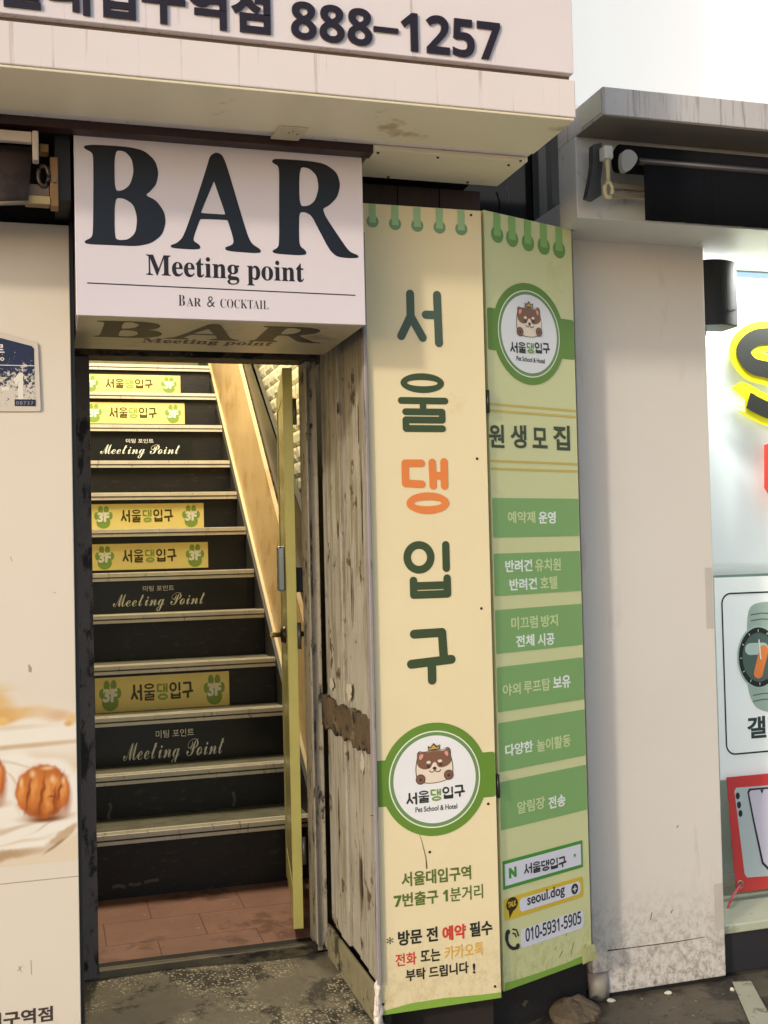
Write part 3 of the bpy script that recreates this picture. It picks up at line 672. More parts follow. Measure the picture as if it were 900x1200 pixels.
lp[0] = (p1x0+.001, p1z0+.001); lp[1] = (p1x1-.001, p1z0+.001); lp[2] = (p1x1-.001, lp[2][1]); lp[-1] = (p1x0+.001, lp[-1][1])
MB().shape(P1, [lp], .0008, .0003).build('grass_stripe', gw, t)
for px, py in ((552,252), (430,537), (559,537.5), (436,719), (564,713), (441,956), (572,942), (503.5,998.5), (449,1177), (580,1156)):
    a = P1.at(px, py); MB().tube([P1.pt(a[0], a[1], .0002), P1.pt(a[0], a[1], .0022)], [.0042, .003], n=10).build('screw', SCREW, t)
crk = mat('crack_dirt', (96,70,40), .7)
m2 = MB().shape(P1, [strip(P1.poly([(487,966),(494,985),(499,1005),(500,1018)]), [.0004,.0007,.0012,.0022])], .0008, .0002)
m2.shape(P1, [strip(P1.poly([(434,955.5),(440,955.8)]), .0012)], .0008, .0002)
m2.build('crack', crk, t)

# green folding board, hinged on the first and running back to the pillar
o2 = Vector((1.266, 3.12, 0)); e2 = Vector((1.624, 3.262, 0)); P2 = Frame(o2, e2-o2); W2 = (e2-o2).length
p2z0, p2z1 = .178, 2.497
grn = mat('board_lime', (222,221,164), .4, .03, 2, dirt=(215,214,154), damt=.2, ds=4, low=(170,172,104), lowh=(.12,.36), bump=.35, bs=2.5)
t = thing('pet_signboard', ((o2.x+e2.x)/2, (o2.y+e2.y)/2, p2z0), 'pale green folding signboard listing services in green bands beside the pillar', 'signboard')
MB().fbox(P2, 0, W2, p2z0, p2z1, -.016, 0).build('board', grn, t, bevel=.0015)
MB().fbox(P2, W2-.010, W2-.001, p2z0, p2z1, -.035, -.0165).build('edge_strip', edgeM, t)
m2 = MB(); q0 = P2.pt(W2-.05, p2z0+.05, .001); q1 = P2.pt(W2+.002, p2z0+.05, .008); q2 = P2.pt(W2+.006, p2z0+.010, .022); q3 = P2.pt(W2-.05, p2z0-.002, .006)
m2.add([q0, q1, q2, q3], [(0, 3, 2, 1), (0, 1, 2, 3)]).build('curled_corner', grn, t)
rings(t, P2, [(582.5,249,276.5), (600,253.5,281), (618.5,258,286), (637,262,290), (655,266,294)], mat('ring2_dark', (116,158,84), .45, .04, 6), mat('ring2_light', (146,190,110), .45, .04, 6), p2z1)
ec = P2.at(620, 391.5); er = abs(P2.at(620, 332.5)[1]-ec[1])
emblem(t, P2, ec[0], ec[1], er, (ec[0]-.003, W2-.003-ec[0]))
gold = mat('stripe_gold', (214,186,92), .42, .04, 6)
for y in (475.5, 483, 541, 550):
    a = P2.at(600, y)[1]; MB().shape(P2, [[(0.001, a-.0035), (W2-.001, a-.0035), (W2-.001, a+.0035), (.001, a+.0035)]], .0008, .0003).build('gold_stripe', gold, t)
INK2 = mat('board2_ink', (62,72,40), .42, .05, 6)
for ch, x0, x1, yb_, yt in (('원',573,591,524.5,497), ('생',598.5,617,525,497.5), ('모',624,641.5,525,501), ('집',648.5,668,527.5,498)): line(t, P2, INK2, ch, (x0, yb_), (x1, yb_+.5), (x0, yt), .026)
bandm = mat('band_green', (136,178,108), .42, .03, 5); LW = mat('band_white_ink', (242,247,236), .45, .03, 8); LY = mat('band_pale_ink', (212,224,164), .45, .03, 8)
for y0, y1 in ((583.5,630), (649,699), (715.5,767), (783,836), (849,907), (919,976)):
    va, vb = P2.at(575, y0)[1], P2.at(575, y1)[1]
    MB().shape(P2, [rrect(.004, vb, W2-.004, va, .003)], .0008, .0003).build('green_band', bandm, t)
def l2(m_, body, bl, br, tl, bold=.020): return MB().tpx(P2, body, bl, br, tl, w=.0013, t=.0003, bold=bold).build('lettering', m_, t)
l2(LY, '예약제', (595,613), (627,613), (595,599)); l2(LW, '운영', (631,614), (651,613.5), (631,599.5), .03)
l2(LW, '반려견', (592,671), (623.5,669.5), (592,656.5), .028); l2(LY, '유치원', (627,670), (657,668.5), (627,655))
l2(LW, '반려견', (597,693), (629,690), (597,679), .028); l2(LY, '호텔', (633,691), (653,689.5), (633,676))
l2(LY, '미끄럼', (599,738), (630,736), (599,723)); l2(LY, '방지', (634,735), (653.5,733.5), (634,721))
l2(LW, '전체', (604.5,759), (626,756.5), (604.5,745), .028); l2(LW, '시공', (630,757.5), (649.5,755), (630,743), .028)
l2(LY, '야외', (589,816), (610,813.5), (589,802)); l2(LY, '루프탑', (613.5,813), (644.5,809), (613.5,798)); l2(LW, '보유', (648,808), (668.5,805.5), (648,793), .028)
l2(LW, '다양한', (592,886), (624.5,881.5), (592,872), .026); l2(LY, '놀이활동', (629,881), (668.5,875), (629,866))
l2(LY, '알림장', (606,953), (638.5,948), (606,938.5)); l2(LW, '전송', (642.5,948), (662.5,944.5), (642.5,933.5), .028)
# search bar, talk bar and phone bar
def bar_quad(bl, tr, r, m_, w, nm, par):
    a = P2.at(*bl); b = P2.at(*tr); return MB().shape(P2, [rrect(a[0], a[1], b[0], b[1], r)], w, .0004).build(nm, m_, par), a, b
NG = mat('search_green', (72,150,54), .42, .04, 6); KY = mat('talk_yellow', (222,190,52), .42, .04, 6); BW = mat('bar_white', (228,226,236), .42, .02, 6); KB = mat('talk_brown', (52,36,26), .45, .05, 6)
s, a, b = bar_quad((589.5,1043), (682,984.5), .001, NG, .0008, 'search_bar', t)
MB().shape(P2, [rrect(a[0]+.008, a[1]+.010, b[0]-.008, b[1]-.010, .001)], .0014, .0003).build('bar_field', BW, s)
MB().tpx(P2, 'N', (596,1029.5), (605,1027.5), (596,1017), w=.0018, t=.0003, bold=.075).build('lettering', NG, s)
L = MB()
for j, ch in enumerate('서울댕입구'):
    x = 613.5+j*10.1; y = 1012-j*2.0; p = P2.at(x, y+13.5); q = P2.at(x+9.3, y-1.0); hangul(L, P2, ch, p[0], q[0], p[1], q[1]+.002, .0018, 0, .95)
L.build('lettering', INK, s)
p = P2.at(673, 1003); MB().shape(P2, [[(p[0]-.006, p[1]+.006), (p[0]+.006, p[1]+.006), (p[0], p[1]-.006)][::-1]], .0019, .0004).build('arrow_mark', NG, s)
s, a, b = bar_quad((591,1079.5), (682.5,1026.5), .010, KY, .0008, 'talk_bar', t)
fa = P2.at(608.5, 1064.5)[0]
MB().shape(P2, [rrect(fa, a[1]+.012, b[0]-.012, b[1]-.012, .014)], .0014, .0003).build('bar_field', BW, s)
p = P2.at(599.7, 1061); rr = abs(P2.at(606.5,1061)[0]-p[0])
MB().shape(P2, [ell(p[0], p[1]+.004, rr, rr*.85)], .0014, .0003).shape(P2, [[(p[0]-.014, p[1]-.010), (p[0]-.012, p[1]-.036), (p[0]+.006, p[1]-.014)]], .0013, .0003).build('speech_bubble', KB, s)
MB().text(P2, 'TALK', p[0]-rr*.72, p[0]+rr*.72, p[1]-.003, p[1]+.013, w=.0018, t=.0003, bold=.03).build('lettering', KY, s)
MB().tpx(P2, 'seoul.dog', (617.5,1061), (661.5,1055), (617.5,1044.5), w=.0018, t=.0003, bold=.018).build('lettering', INK, s)
p = P2.at(673, 1041.5); m2 = MB().shape(P2, [ell(p[0], p[1], .0155, .0165)], .0018, .0003, 0); m2.shape(P2, [rrect(p[0]-.009, p[1]-.002, p[0]+.009, p[1]+.002, .0005)], .0022, .0002, 1); m2.shape(P2, [rrect(p[0]-.002, p[1]-.009, p[0]+.002, p[1]+.009, .0005)], .0024, .0002, 1); m2.build('plus_mark', [INK, BW], s)
s, a, b = bar_quad((610.5,1111.5), (683.5,1065.5), .016, BW, .0008, 'phone_bar', t)
MB().tpx(P2, '𝟢𝟣𝟢-𝟧𝟫𝟥𝟣-𝟧𝟫𝟢𝟧', (615.5,1099.5), (681,1086.5), (615.5,1083.5), w=.0013, t=.0003, bold=.02).build('lettering', INK, s)
p = P2.at(600, 1101); q = lambda x, y: (p[0]+x, p[1]+y)
hs = MB().shape(P2, [strip(smooth([q(-.020,.024), q(-.022,.006), q(-.014,-.014), q(.004,-.027), q(.022,-.028)], 5, False), [.007]*6+[.005]*9+[.005]*5+[.007])], .0008, .0003)
hs.shape(P2, [ell(*q(-.017,.025), .009, .008)], .0010, .0003).shape(P2, [ell(*q(.022,-.025), .008, .009)], .0010, .0003)
hs.shape(P2, [strip([q(.002,.018), q(.012,.014), q(.017,.003)], .0025)], .0008, .0003).shape(P2, [strip([q(.002,.030), q(.019,.024), q(.027,.004)], .0025)], .0008, .0003)
hs.build('phone_mark', INK, s)
lp = P2.poly([(590,1160),(640,1141),(690,1122),(690,1110),(660,1127),(625,1142),(592,1152)])
lp[0] = (.001, p2z0+.0012); lp[2] = (W2-.001, p2z0+.0012); lp[1] = (W2*.5, p2z0+.0012); lp[3] = (W2-.001, p2z0+.026); lp[4] = (W2*.68, p2z0+.018)
MB().shape(P2, [lp], .0008, .0003).build('grass_stripe', gw, t)
hgm = mat('hinge_dark_steel', (60,56,48), .4, .2, 20, metal=.6)
for yy in (471, 923):
    a = P2.at(569.5, yy)
    MB().box(1.2515, 1.2645, 3.108, 3.119, a[1]-.033, a[1]+.033).tube([(1.258, 3.106, a[1]-.034), (1.258, 3.106, a[1]+.034)], .005).build('hinge', hgm, t)
scm = mat('scuff_brown', (120,100,60), .7)
m2 = MB(); rnd = random.Random(9)
for px, py, dx, dy in ((669,1118,3,-14), (655,1122,4,-8), (663,1097,2,-6), (650,1113,2,-4), (685,1110,1,-4)):
    m2.shape(P2, [strip(P2.poly([(px, py), (px+dx, py+dy)]), .0009)], .0008, .0002)
m2.build('scuff_mark', scm, t)

# dark boards, window glass and mullion behind the tops of the boards
m2 = MB()
for i in range(3): m2.box(.88+i*.132, 1.009+i*.132, 3.165, 3.19, 2.3, zb-.016)
m2.build('board_wall', BOARDS_DK, label='dark red-brown boards showing above the cream signboard', cat='wall panel')
t = thing('upper_window', (1.5, 3.66, 2.2), 'black window glass with a grey frame above the green signboard', 'window')
MB().box(1.25, 1.80, 3.66, 3.67, 1.9, 3.3).build('glass', mat('black_glass', (12,12,15), .12, .1, 5, dirt=(30,28,30), damt=.15, ds=6), t)
fg = mat('grey_window_frame', (78,80,78), .4, .1, 8)
a = front(3.60).at(632,230)[0]; b = front(3.60).at(641,230)[0]
MB().box(a, b, 3.60, 3.655, 1.9, 3.3).build('frame', fg, t, bevel=.003)
MB().box(b+.003, b+.03, 3.62, 3.655, 1.9, 3.3).build('frame', BLACK_MET, t)
fc = front(3.62); MB().tube([(x, 3.62, z) for x, z in fc.poly([(592,217),(595,226),(596,234),(594.5,239)])], .003, n=6).build('cable_end', mat('grey_cable', (92,88,88), .5), t)

# ================================================================ RIGHT SIDE
PY = 3.38; FP = front(PY)
px0, px1 = 1.685, 2.182
pilm = mat('pillar_paint', (218,211,202), .5, .03, 1.6, dirt=(207,198,188), damt=.25, ds=3, dstretch=(2,2,.5), low=(92,84,76), lowh=(-.05,.36), bump=.12, bs=90)
t = thing('pillar', ((px0+px1)/2, 3.5, 0), 'plain off-white painted pillar with a grimy foot between signboards and shop window', 'pillar')
MB().box(px0, px1, PY, 3.80, .012, 2.60).build('shaft', pilm, t, bevel=.004)
MB().box(px0+.006, px1-.006, PY+.004, 3.79, .0, .0115).build('foot_joint', DARK, t)
tape = mat('old_tape', (196,187,178), .3, .05, 10)
for y0, y1, x0, x1 in ((665,737,828,834), (1034,1090,838,851)):
    a = FP.at(x0, y1); b = FP.at(x1, y0); MB().shape(FP, [rrect(a[0], a[1], min(b[0], px1-.004), b[1], .003)], .0004, .0003).build('tape_strip', tape, t)
ck = mat('hairline_crack', (70,60,52), .8)
m2 = MB().shape(FP, [strip(FP.poly([(712,1114),(740,1110.5),(790,1104),(826,1098)]), [.0022,.0014,.0016,.001])], .0004, .0003)
for q in (((762,1078),(764,1069)), ((786,1070),(788,1066)), ((793,970),(795,967))): m2.shape(FP, [strip(FP.poly(q), .0013)], .0004, .0003)
m2.build('crack', ck, t)

cz1_ = front(2.95).at(706.5,101)[1]
# white light sign above the canopy
t = thing('upper_signboard', (2.6, 3.1, 2.85), 'brightly lit blank white signboard above the grey canopy', 'signboard')
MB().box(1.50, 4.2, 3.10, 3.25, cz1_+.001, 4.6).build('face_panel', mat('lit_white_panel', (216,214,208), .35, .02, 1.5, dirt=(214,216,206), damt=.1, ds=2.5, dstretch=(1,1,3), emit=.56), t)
# canopy ledge
CY = 2.95; FC = front(CY)
cz1 = FC.at(706.5,101)[1]; cz0 = FC.at(706.5,135)[1]; cx0 = FC.at(706.5,120)[0]
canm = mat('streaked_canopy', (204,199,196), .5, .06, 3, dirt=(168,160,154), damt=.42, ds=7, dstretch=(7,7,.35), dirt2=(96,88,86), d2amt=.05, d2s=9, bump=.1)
t = thing('canopy', (2.6, 3.05, cz0), 'grey metal canopy ledge with dirty streaks over the roller blind', 'canopy')
MB().box(cx0, 4.2, CY, 3.26, cz0+.004, cz1).build('ledge', canm, t, bevel=.003)
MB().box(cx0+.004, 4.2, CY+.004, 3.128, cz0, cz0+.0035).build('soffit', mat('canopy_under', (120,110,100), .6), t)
MB().box(cx0-.003, cx0-.0005, CY+.012, 3.09, cz0+.012, cz1-.010).build('end_cap', mat('canopy_end', (206,206,184), .5, .05, 5, dirt=(150,146,120), damt=.3, ds=8), t)
# white housing box under the canopy
HY = 3.13; FH = front(HY)
hx0 = FH.at(675.5,210)[0]; hz0 = FH.at(676,255)[1]
hbm = mat('housing_white', (206,204,198), .45, .03, 3, dirt=(176,168,150), damt=.2, ds=5)
t = thing('awning_housing', (2.6, 3.3, hz0), 'white boxed beam under the grey canopy carrying the roller blind', 'beam')
MB().box(hx0, 4.2, HY, 3.255, hz0, cz0+.002).build('box_panel', hbm, t, bevel=.003)
MB().box(1.64, 4.2, 3.2565, 3.64, hz0+.004, hz0+.12).build('rear_soffit', hbm, t)
# roller blind
RY = 3.02; FRr = front(RY)
t = thing('roller_blind', (2.5, RY, 2.55), 'rolled black awning with a hanging valance and cream crank eye', 'awning')
fab = mat('black_awning_cloth', (9,9,12), .85, .2, 6, dirt=(18,18,22), damt=.3, ds=8, dstretch=(18,18,.3), spec=.2)
a = FRr.at(716,188); c0 = FRr.at(731,186); c1 = FRr.at(900,206)
zc = (a[1]+FRr.at(900,190)[1])/2
rz = FRr.at(735,184)[1]; rx = FRr.at(728,186)[0]
MB().tube([(rx, RY+.02, rz), (4.1, RY+.02, rz)], .042, n=24).build('roller', fab, t)
bz = FRr.at(745,196)[1]; bx = FRr.at(742,197)[0]
MB().tube([(bx-.004, RY-.035, bz+.006), (4.1, RY-.035, bz+.006)], .011, n=12).build('front_bar', mat('dark_bar', (64,62,64), .35, .1, 10, metal=.5), t)
ec_ = MB(); ec_.add([], [])
q = [(x, z) for x, z in front(RY-.04).poly([(726,181),(731,178),(738,179.5),(743,186),(742,192),(734,202),(728,203),(725,197)])]
sh = MB().shape(front(RY-.04), [smooth(q, 4)], 0, .02).build('end_cap', mat('grey_plastic', (150,148,138), .45), t)
vz0 = FRr.at(748,262)[1]; N = 90; vs = []; fs = []
x0v = FRr.at(748,230)[0]; rnd = random.Random(21)
for i in range(N+1):
    x = x0v+(4.0-x0v)*i/N; w = .0012*math.sin(i*.9)+.0014*math.sin(i*2.3)
    for z_ in (bz-.004, (bz+vz0)/2, vz0): vs.append((x, RY-.036+w*(.2 if z_ > bz-.01 else 1), z_))
for i in range(N):
    for j in range(2): k = i*3+j; fs.append((k, k+3, k+4, k+1))
m2 = MB().add(vs, fs, 0, True); o = m2.build('valance', fab, t); so_ = o.modifiers.new('solid', 'SOLIDIFY'); so_.thickness = .002
# crank bracket and eye
bk_ = mat('bracket_grey', (72,72,70), .4, .1, 10, metal=.4)
fk = front(3.09)
lp = fk.poly([(690,173),(700,171),(702,190),(699,215),(700,232),(692,237),(683,234),(688,210),(690,195)])
MB().shape(fk, [lp], 0, .028).build('bracket', bk_, t, bevel=.002)
fk2 = front(3.05)
a = fk2.at(703,173); b = fk2.at(714,190)
MB().fbox(fk2, a[0], b[0], b[1], a[1], -.01, .03).build('gear_box', mat('gear_white', (214,208,196), .4), t, bevel=.006)
pts = [fk2.pt(*fk2.at(x, y), .02) for x, y in ((708.5,190),(708.8,205),(709,216))]
m2 = MB().tube(pts, [.009,.007,.006]); cc = fk2.at(709.3, 225)
ring = [fk2.pt(cc[0]+.013*math.cos(2*math.pi*i/20), cc[1]+.023*math.sin(2*math.pi*i/20), .02) for i in range(21)]
m2.tube(ring, .0062, n=8); m2.build('crank_eye', mat('crank_cream', (206,190,146), .4), t)
for k in (0, 1):
    a = fk.at(716, 220+k*9.5); b = fk.at(745, 223+k*9.5); MB().fbox(fk, a[0], b[0]+.05, a[1]-.007, a[1]+.007, .0, .02).build('slat', mat('bracket_tan', (150,138,116), .4), t)
# wall speaker on the pillar's right flank
SY = 3.44
fs_ = front(SY)
a = fs_.at(822,305); b = fs_.at(864,383)
t = thing('wall_speaker', ((a[0]+b[0])/2+.02, SY+.08, b[1]), 'small black curved loudspeaker fixed beside the pillar above the banner', 'speaker')
spm = mat('speaker_black', (19,19,22), .5, .1, 10); cab = []; nn = 14
pxm = px1+.004; wS = .165
for i in range(nn+1):
    th = math.pi*i/nn
    cab.append((pxm+.002+wS*(i/nn), SY-.030*math.sin(th)))
outl = cab + [(pxm+wS+.002, SY+.10), (pxm+.002, SY+.10)]
n_ = len(outl); z0, z1 = b[1], a[1]
MB().add([(x, y, z0) for x, y in outl]+[(x, y, z1) for x, y in outl], [tuple(range(n_-1, -1, -1)), tuple(range(n_, 2*n_))]+[(i, (i+1) % n_, (i+1) % n_+n_, i+n_) for i in range(n_)]).build('cabinet', spm, t, bevel=.004)
MB().box(pxm+wS*.68, pxm+wS*.84, SY-.030, SY-.020, z0+.050, z0+.056).build('badge', mat('badge_silver', (170,170,170), .3, metal=.6), t)
MB().box(pxm+.01, pxm+.05, SY+.02, SY+.09, z0-.03, z0-.001).build('bracket', BLACK_MET, t)

# ---------------------------------------------------------------- shop window
GY = 3.80
t = thing('shop_window', (3.0, 3.7, 0), 'lit shop window with a cream sill on a dark base beside the pillar', 'shop window')
basm = mat('dark_base', (44,42,46), .5, .12, 6, dirt=(64,58,54), damt=.2, ds=8)
MB().box(px1+.004, 4.6, 3.42, 3.95, 0, .140).build('base', basm, t, bevel=.003)
silm = mat('sill_stone', (186,190,166), .45, .06, 5, dirt=(150,150,124), damt=.3, ds=6)
MB().box(px1+.004, 4.6, 3.405, 3.95, .1405, .170).build('sill', silm, t, bevel=.004)
MB().box(px1+.02, px1+.06, GY-.03, GY+.03, .1705, 2.44).build('frame', mat('window_alu', (196,206,200), .35, .04, 6, metal=.2), t)
MB().box(px1+.061, 4.6, GY-.02, GY+.02, .1705, .215).build('frame', mat('window_alu', (196,206,200)), t)
MB().box(px1+.004, 4.6, GY-.03, GY+.03, 2.441, 2.50).build('frame', mat('window_alu', (196,206,200)), t)
MB().box(px1+.061, 4.6, GY-.006, GY+.006, .216, 2.44).build('pane', mat('shop_glass', (178,206,200), .08, .05, 3), t)
MB().box(4.6, 4.75, 2.9, 4.0, 0, 4.6).build('side_wall', mat('shop_side', (210,210,205), .5), t)
MB().box(px1+.004, 4.6, 3.65, 3.76, hz0+.03, hz0+.07).build('soffit', mat('shop_soffit', (224,228,220), .5), t)
# the hanging banner with its large S
NY = 3.66; FN = front(NY)
t = thing('sale_banner', (2.9, NY, .95), 'white cloth banner with a black letter S edged in yellow', 'banner')
banm = mat('banner_cloth', (228,236,234), .5, .02, 2, emit=.10)  # weak emission in the cloth stands in for light coming through from behind
b00 = FN.at(836,392); b11 = FN.at(846,676)
X0 = b00[0]; Zt = FN.at(826,322)[1]; Zb = FN.at(850,674)[1]
N, Mz = 60, 24; vs = []; fs = []
for j in range(Mz+1):
    for i in range(N+1):
        u = i/N; v = j/Mz; x = px1+.03+1.2*u; z_ = Zt+(Zb-Zt)*v
        vs.append((x, NY+.010*math.sin(9*u+5*v)*v+.006*math.sin(23*u-7*v)+.012*math.sin(4*v+14*u)*(1-u)+.016, z_))
for j in range(Mz):
    for i in range(N): k = j*(N+1)+i; fs.append((k, k+N+1, k+N+2, k+1))
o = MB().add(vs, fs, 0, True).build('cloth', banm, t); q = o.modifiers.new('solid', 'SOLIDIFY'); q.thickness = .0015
r6 = lambda p: FN.at(828.5+p[0]/4.286, 360+p[1]/4.286)
sp_ = smooth([r6(p) for p in ((440,200),(400,160),(310,150),(215,165),(163,225),(200,293),(300,325),(395,375),(420,450),(385,515),(300,525),(225,495),(158,458))], 6, False)
s1 = abs(r6((42,0))[0]-r6((0,0))[0])
nS_ = len(sp_); yl_ = mat('banner_yellow', (240,236,20), .5, .03, 6); bl_ = mat('banner_black', (40,42,36), .5, .1, 6)
for rad, w0, m_, lab, cut in ((1.62, .018, yl_, 'yellow outline of the S', 0), (.86, .0235, bl_, 'black body of the S', 3)):
    m2 = MB(); q = sp_[cut:nS_-cut]; k = len(q)
    for i in range(0, k-8): m2.shape(FN, [stadium(q[i], q[i+1], s1*rad, 14)], w0+i*.00008, .0006)
    m2.shape(FN, [strip(q[k-9:], s1*rad)], w0+k*.00008, .0006)
    m2.build('lettering', m_, t, label=lab)
lp = FN.poly([(892,522),(899,520),(930,516),(930,600),(905,600),(900,585),(892,572)])
MB().shape(FN, [lp], .018, .002).build('red_letter_edge', mat('banner_red', (226,70,60), .5), t)
lp = FN.poly([(898,527),(925,524),(925,592),(908,590),(898,571)])
MB().shape(FN, [lp], .0205, .001).build('yellow_letter_edge', mat('banner_yellow2', (240,214,60), .5), t)
# poster with the watch
WY = 3.645; FW = front(WY)
t = thing('watch_poster', (2.6, WY, .6), 'white poster showing a green wristwatch in a black rounded outline', 'poster')
a = FW.at(838,677); b = FW.at(852,912)
wx0 = a[0]-.004; wx1 = wx0+.62; wz1 = FW.at(841,677)[1]; wz0 = FW.at(850,914)[1]
MB().box(wx0, wx1, WY, WY+.003, wz0, wz1).build('sheet', mat('poster_white', (232,238,235), .45, .02, 3, emit=.12), t)  # sheet glows a little in place of backlight from the shop
a = FW.at(843,694); b = FW.at(863,882); oz1 = FW.at(870,694)[1]; oz0 = FW.at(880,883)[1]
MB().shape(FW, [rrect(a[0]+.006, oz0, wx1-.03, oz1, .04), rrect(a[0]+.012, oz0+.006, wx1-.036, oz1-.006, .034)], .0005, .0004).build('outline', mat('poster_black', (30,36,38), .45), t)
wc = FW.at(889,770); k = abs(FW.at(865,770)[0]-wc[0])
m2 = MB()
m2.shape(FW, [smooth([(wc[0]-.55*k, wc[1]+1.0*k), (wc[0]-.35*k, wc[1]+2.1*k), (wc[0]+.1*k, wc[1]+2.3*k), (wc[0]+.9*k, wc[1]+2.2*k), (wc[0]+1.1*k, wc[1]+1.0*k), (wc[0]+1.1*k, wc[1]-1.2*k), (wc[0]+.9*k, wc[1]-2.3*k), (wc[0]+.2*k, wc[1]-2.3*k), (wc[0]-.3*k, wc[1]-2.0*k), (wc[0]-.6*k, wc[1]-1.1*k)], 5)], .0005, .0004, 0)
m2.shape(FW, [ell(wc[0], wc[1], k*1.06, k*1.34)], .0011, .0004, 1); m2.shape(FW, [ell(wc[0], wc[1], k*.98, k*1.26)], .0017, .0003, 2); m2.shape(FW, [ell(wc[0], wc[1], k*.80, k*1.04)], .0021, .0003, 3)
m2.shape(FW, [stadium((wc[0]-.42*k, wc[1]+.36*k), (wc[0]+.22*k, wc[1]+.36*k), .25*k)], .0025, .0002, 4)
m2.shape(FW, [stadium((wc[0]+.24*k, wc[1]+.28*k), (wc[0]-.06*k, wc[1]-.68*k), .22*k)], .0028, .0002, 5)
m2.shape(FW, [strip([(wc[0]+.02*k, wc[1]+.75*k), (wc[0]+.08*k, wc[1]-.1*k)], .03*k)], .0031, .0002, 6)
for a_ in range(0, 360, 30):
    c_, s_ = math.cos(math.radians(a_)), math.sin(math.radians(a_)); m2.shape(FW, [stadium((wc[0]+.84*k*c_, wc[1]+1.08*k*s_), (wc[0]+.91*k*c_, wc[1]+1.17*k*s_), .014*k, 3)], .0025, .0002, 6)
for v_ in (1.55, 1.8, -1.6, -1.85): m2.shape(FW, [strip([(wc[0]-.34*k, wc[1]+v_*k), (wc[0]+.2*k, wc[1]+(v_+.06)*k), (wc[0]+.95*k, wc[1]+v_*k)], .022*k)], .0011, .0002, 3)
m2.build('watch_picture', [mat('watch_band', (166,190,178), .5, .08, 6), mat('watch_rim', (176,200,190), .4), mat('watch_ring', (26,34,34), .4), mat('watch_face', (84,108,100), .4), mat('watch_blob', (186,214,206), .5), mat('watch_orange', (244,140,72), .5), STW], t)
MB().tpx(FW, '갤럭', (876,867), (920,862), (876,841), w=.0005, t=.0004, bold=.03).build('lettering', mat('poster_ink', (44,62,62), .45), t)
# red poster, tied with a red cord
QY = 3.62; FQ = front(QY)
t = thing('phone_poster', (2.6, QY, .25), 'red bordered poster of a phone tied by a pink cord over the sill', 'poster')
lp = FQ.poly([(851,911),(862.5,1046)]); qx0, qz1 = lp[0]; qz0 = lp[1][1]; qx1 = qx0+.62
lean = lp[1][0]-lp[0][0]
pq = [(qx0, qz1), (qx0+lean, qz0), (qx1, qz0-.0), (qx1, qz1)]
MB().shape(FQ, [pq], .0, .003).build('sheet', mat('poster_red', (214,62,62), .45, .04, 5), t)
lp = FQ.poly([(860,927),(862,923),(900,920),(960,914),(960,1020),(905,1026),(875,1028),(872,1024)])
MB().shape(FQ, [lp], .0032, .0004).build('phone_back', mat('phone_silver', (192,206,208), .4, .04, 4), t)
for x, y in ((863.8,932.5), (865.3,943), (867,953)):
    a = FQ.at(x, y); MB().shape(FQ, [ell(a[0], a[1], .0085, .0125)], .0038, .0003).build('camera_dot', mat('camera_black', (32,36,40), .4), t)
lp = FQ.poly([(875,928),(877,924),(960,917),(960,1015),(900,1020),(892,1012),(881,960)])
MB().shape(FQ, [lp], .0038, .0004).build('phone_outline', mat('phone_edge', (44,44,56), .4), t)
lp = FQ.poly([(877,929),(879,926),(958,919),(958,1012),(901,1017),(894,1010),(883,960)])
MB().shape(FQ, [lp], .0044, .0003).build('phone_screen', mat('phone_lilac', (214,210,228), .4), t)
a = FQ.at(892,926); MB().shape(FQ, [[(a[0]-.008, a[1]+.003), (a[0], a[1]-.012), (a[0]+.008, a[1]+.003)]], .0049, .0003).build('notch', mat('phone_edge', (44,44,56)), t)
a = FQ.at(866.5,1036)
ringp = [FQ.pt(a[0]+.012*math.cos(2*math.pi*i/16), a[1]+.012*math.sin(2*math.pi*i/16), .005) for i in range(17)]
MB().tube(ringp, .0035, n=6).build('eyelet', mat('eyelet_brass', (180,170,150), .3, metal=.8), t)
fcD = front(3.56); pts = [FQ.pt(a[0], a[1], .008)]+[fcD.pt(*fcD.at(x, y)) for x, y in ((860,1048),(855,1058),(851.5,1068))]+[front(3.45).pt(*front(3.45).at(849.5, 1082))]
MB().tube(pts, .0045, n=8).build('cord', mat('pink_cord', (220,96,104), .6), t)

# ================================================================ LEFT SIDE
LY_ = 3.15; FL = front(LY_); lx1 = .066; lz1 = FL.at(79,264)[1]
posm = mat('cream_wall_panel', (232,219,200), .38, .03, 1.5, dirt=(218,203,182), damt=.1, ds=4, low=(206,186,156), lowh=(0,.3))
t = thing('cream_panel', (-.5, 3.17, 0), 'cream wall panel printed with walnut shaped pastries left of the doorway', 'wall panel')
MB().box(-1.4, lx1, LY_, LY_+.05, 0, lz1).build('panel', posm, t, bevel=.002)
jz = FL.at(50,1031)[1]
MB().box(-1.4, lx1-.001, LY_-.0006, LY_-.0002, jz-.0012, jz+.0012).build('joint_line', mat('panel_joint', (178,158,130), .6), t)
MB().box(lx1+.0005, lx1+.010, LY_+.006, LY_+.055, 0, lz1+.01).build('edge_strip', BLACK_MET, t)  # black strip standing in for the shadow along the panel's edge
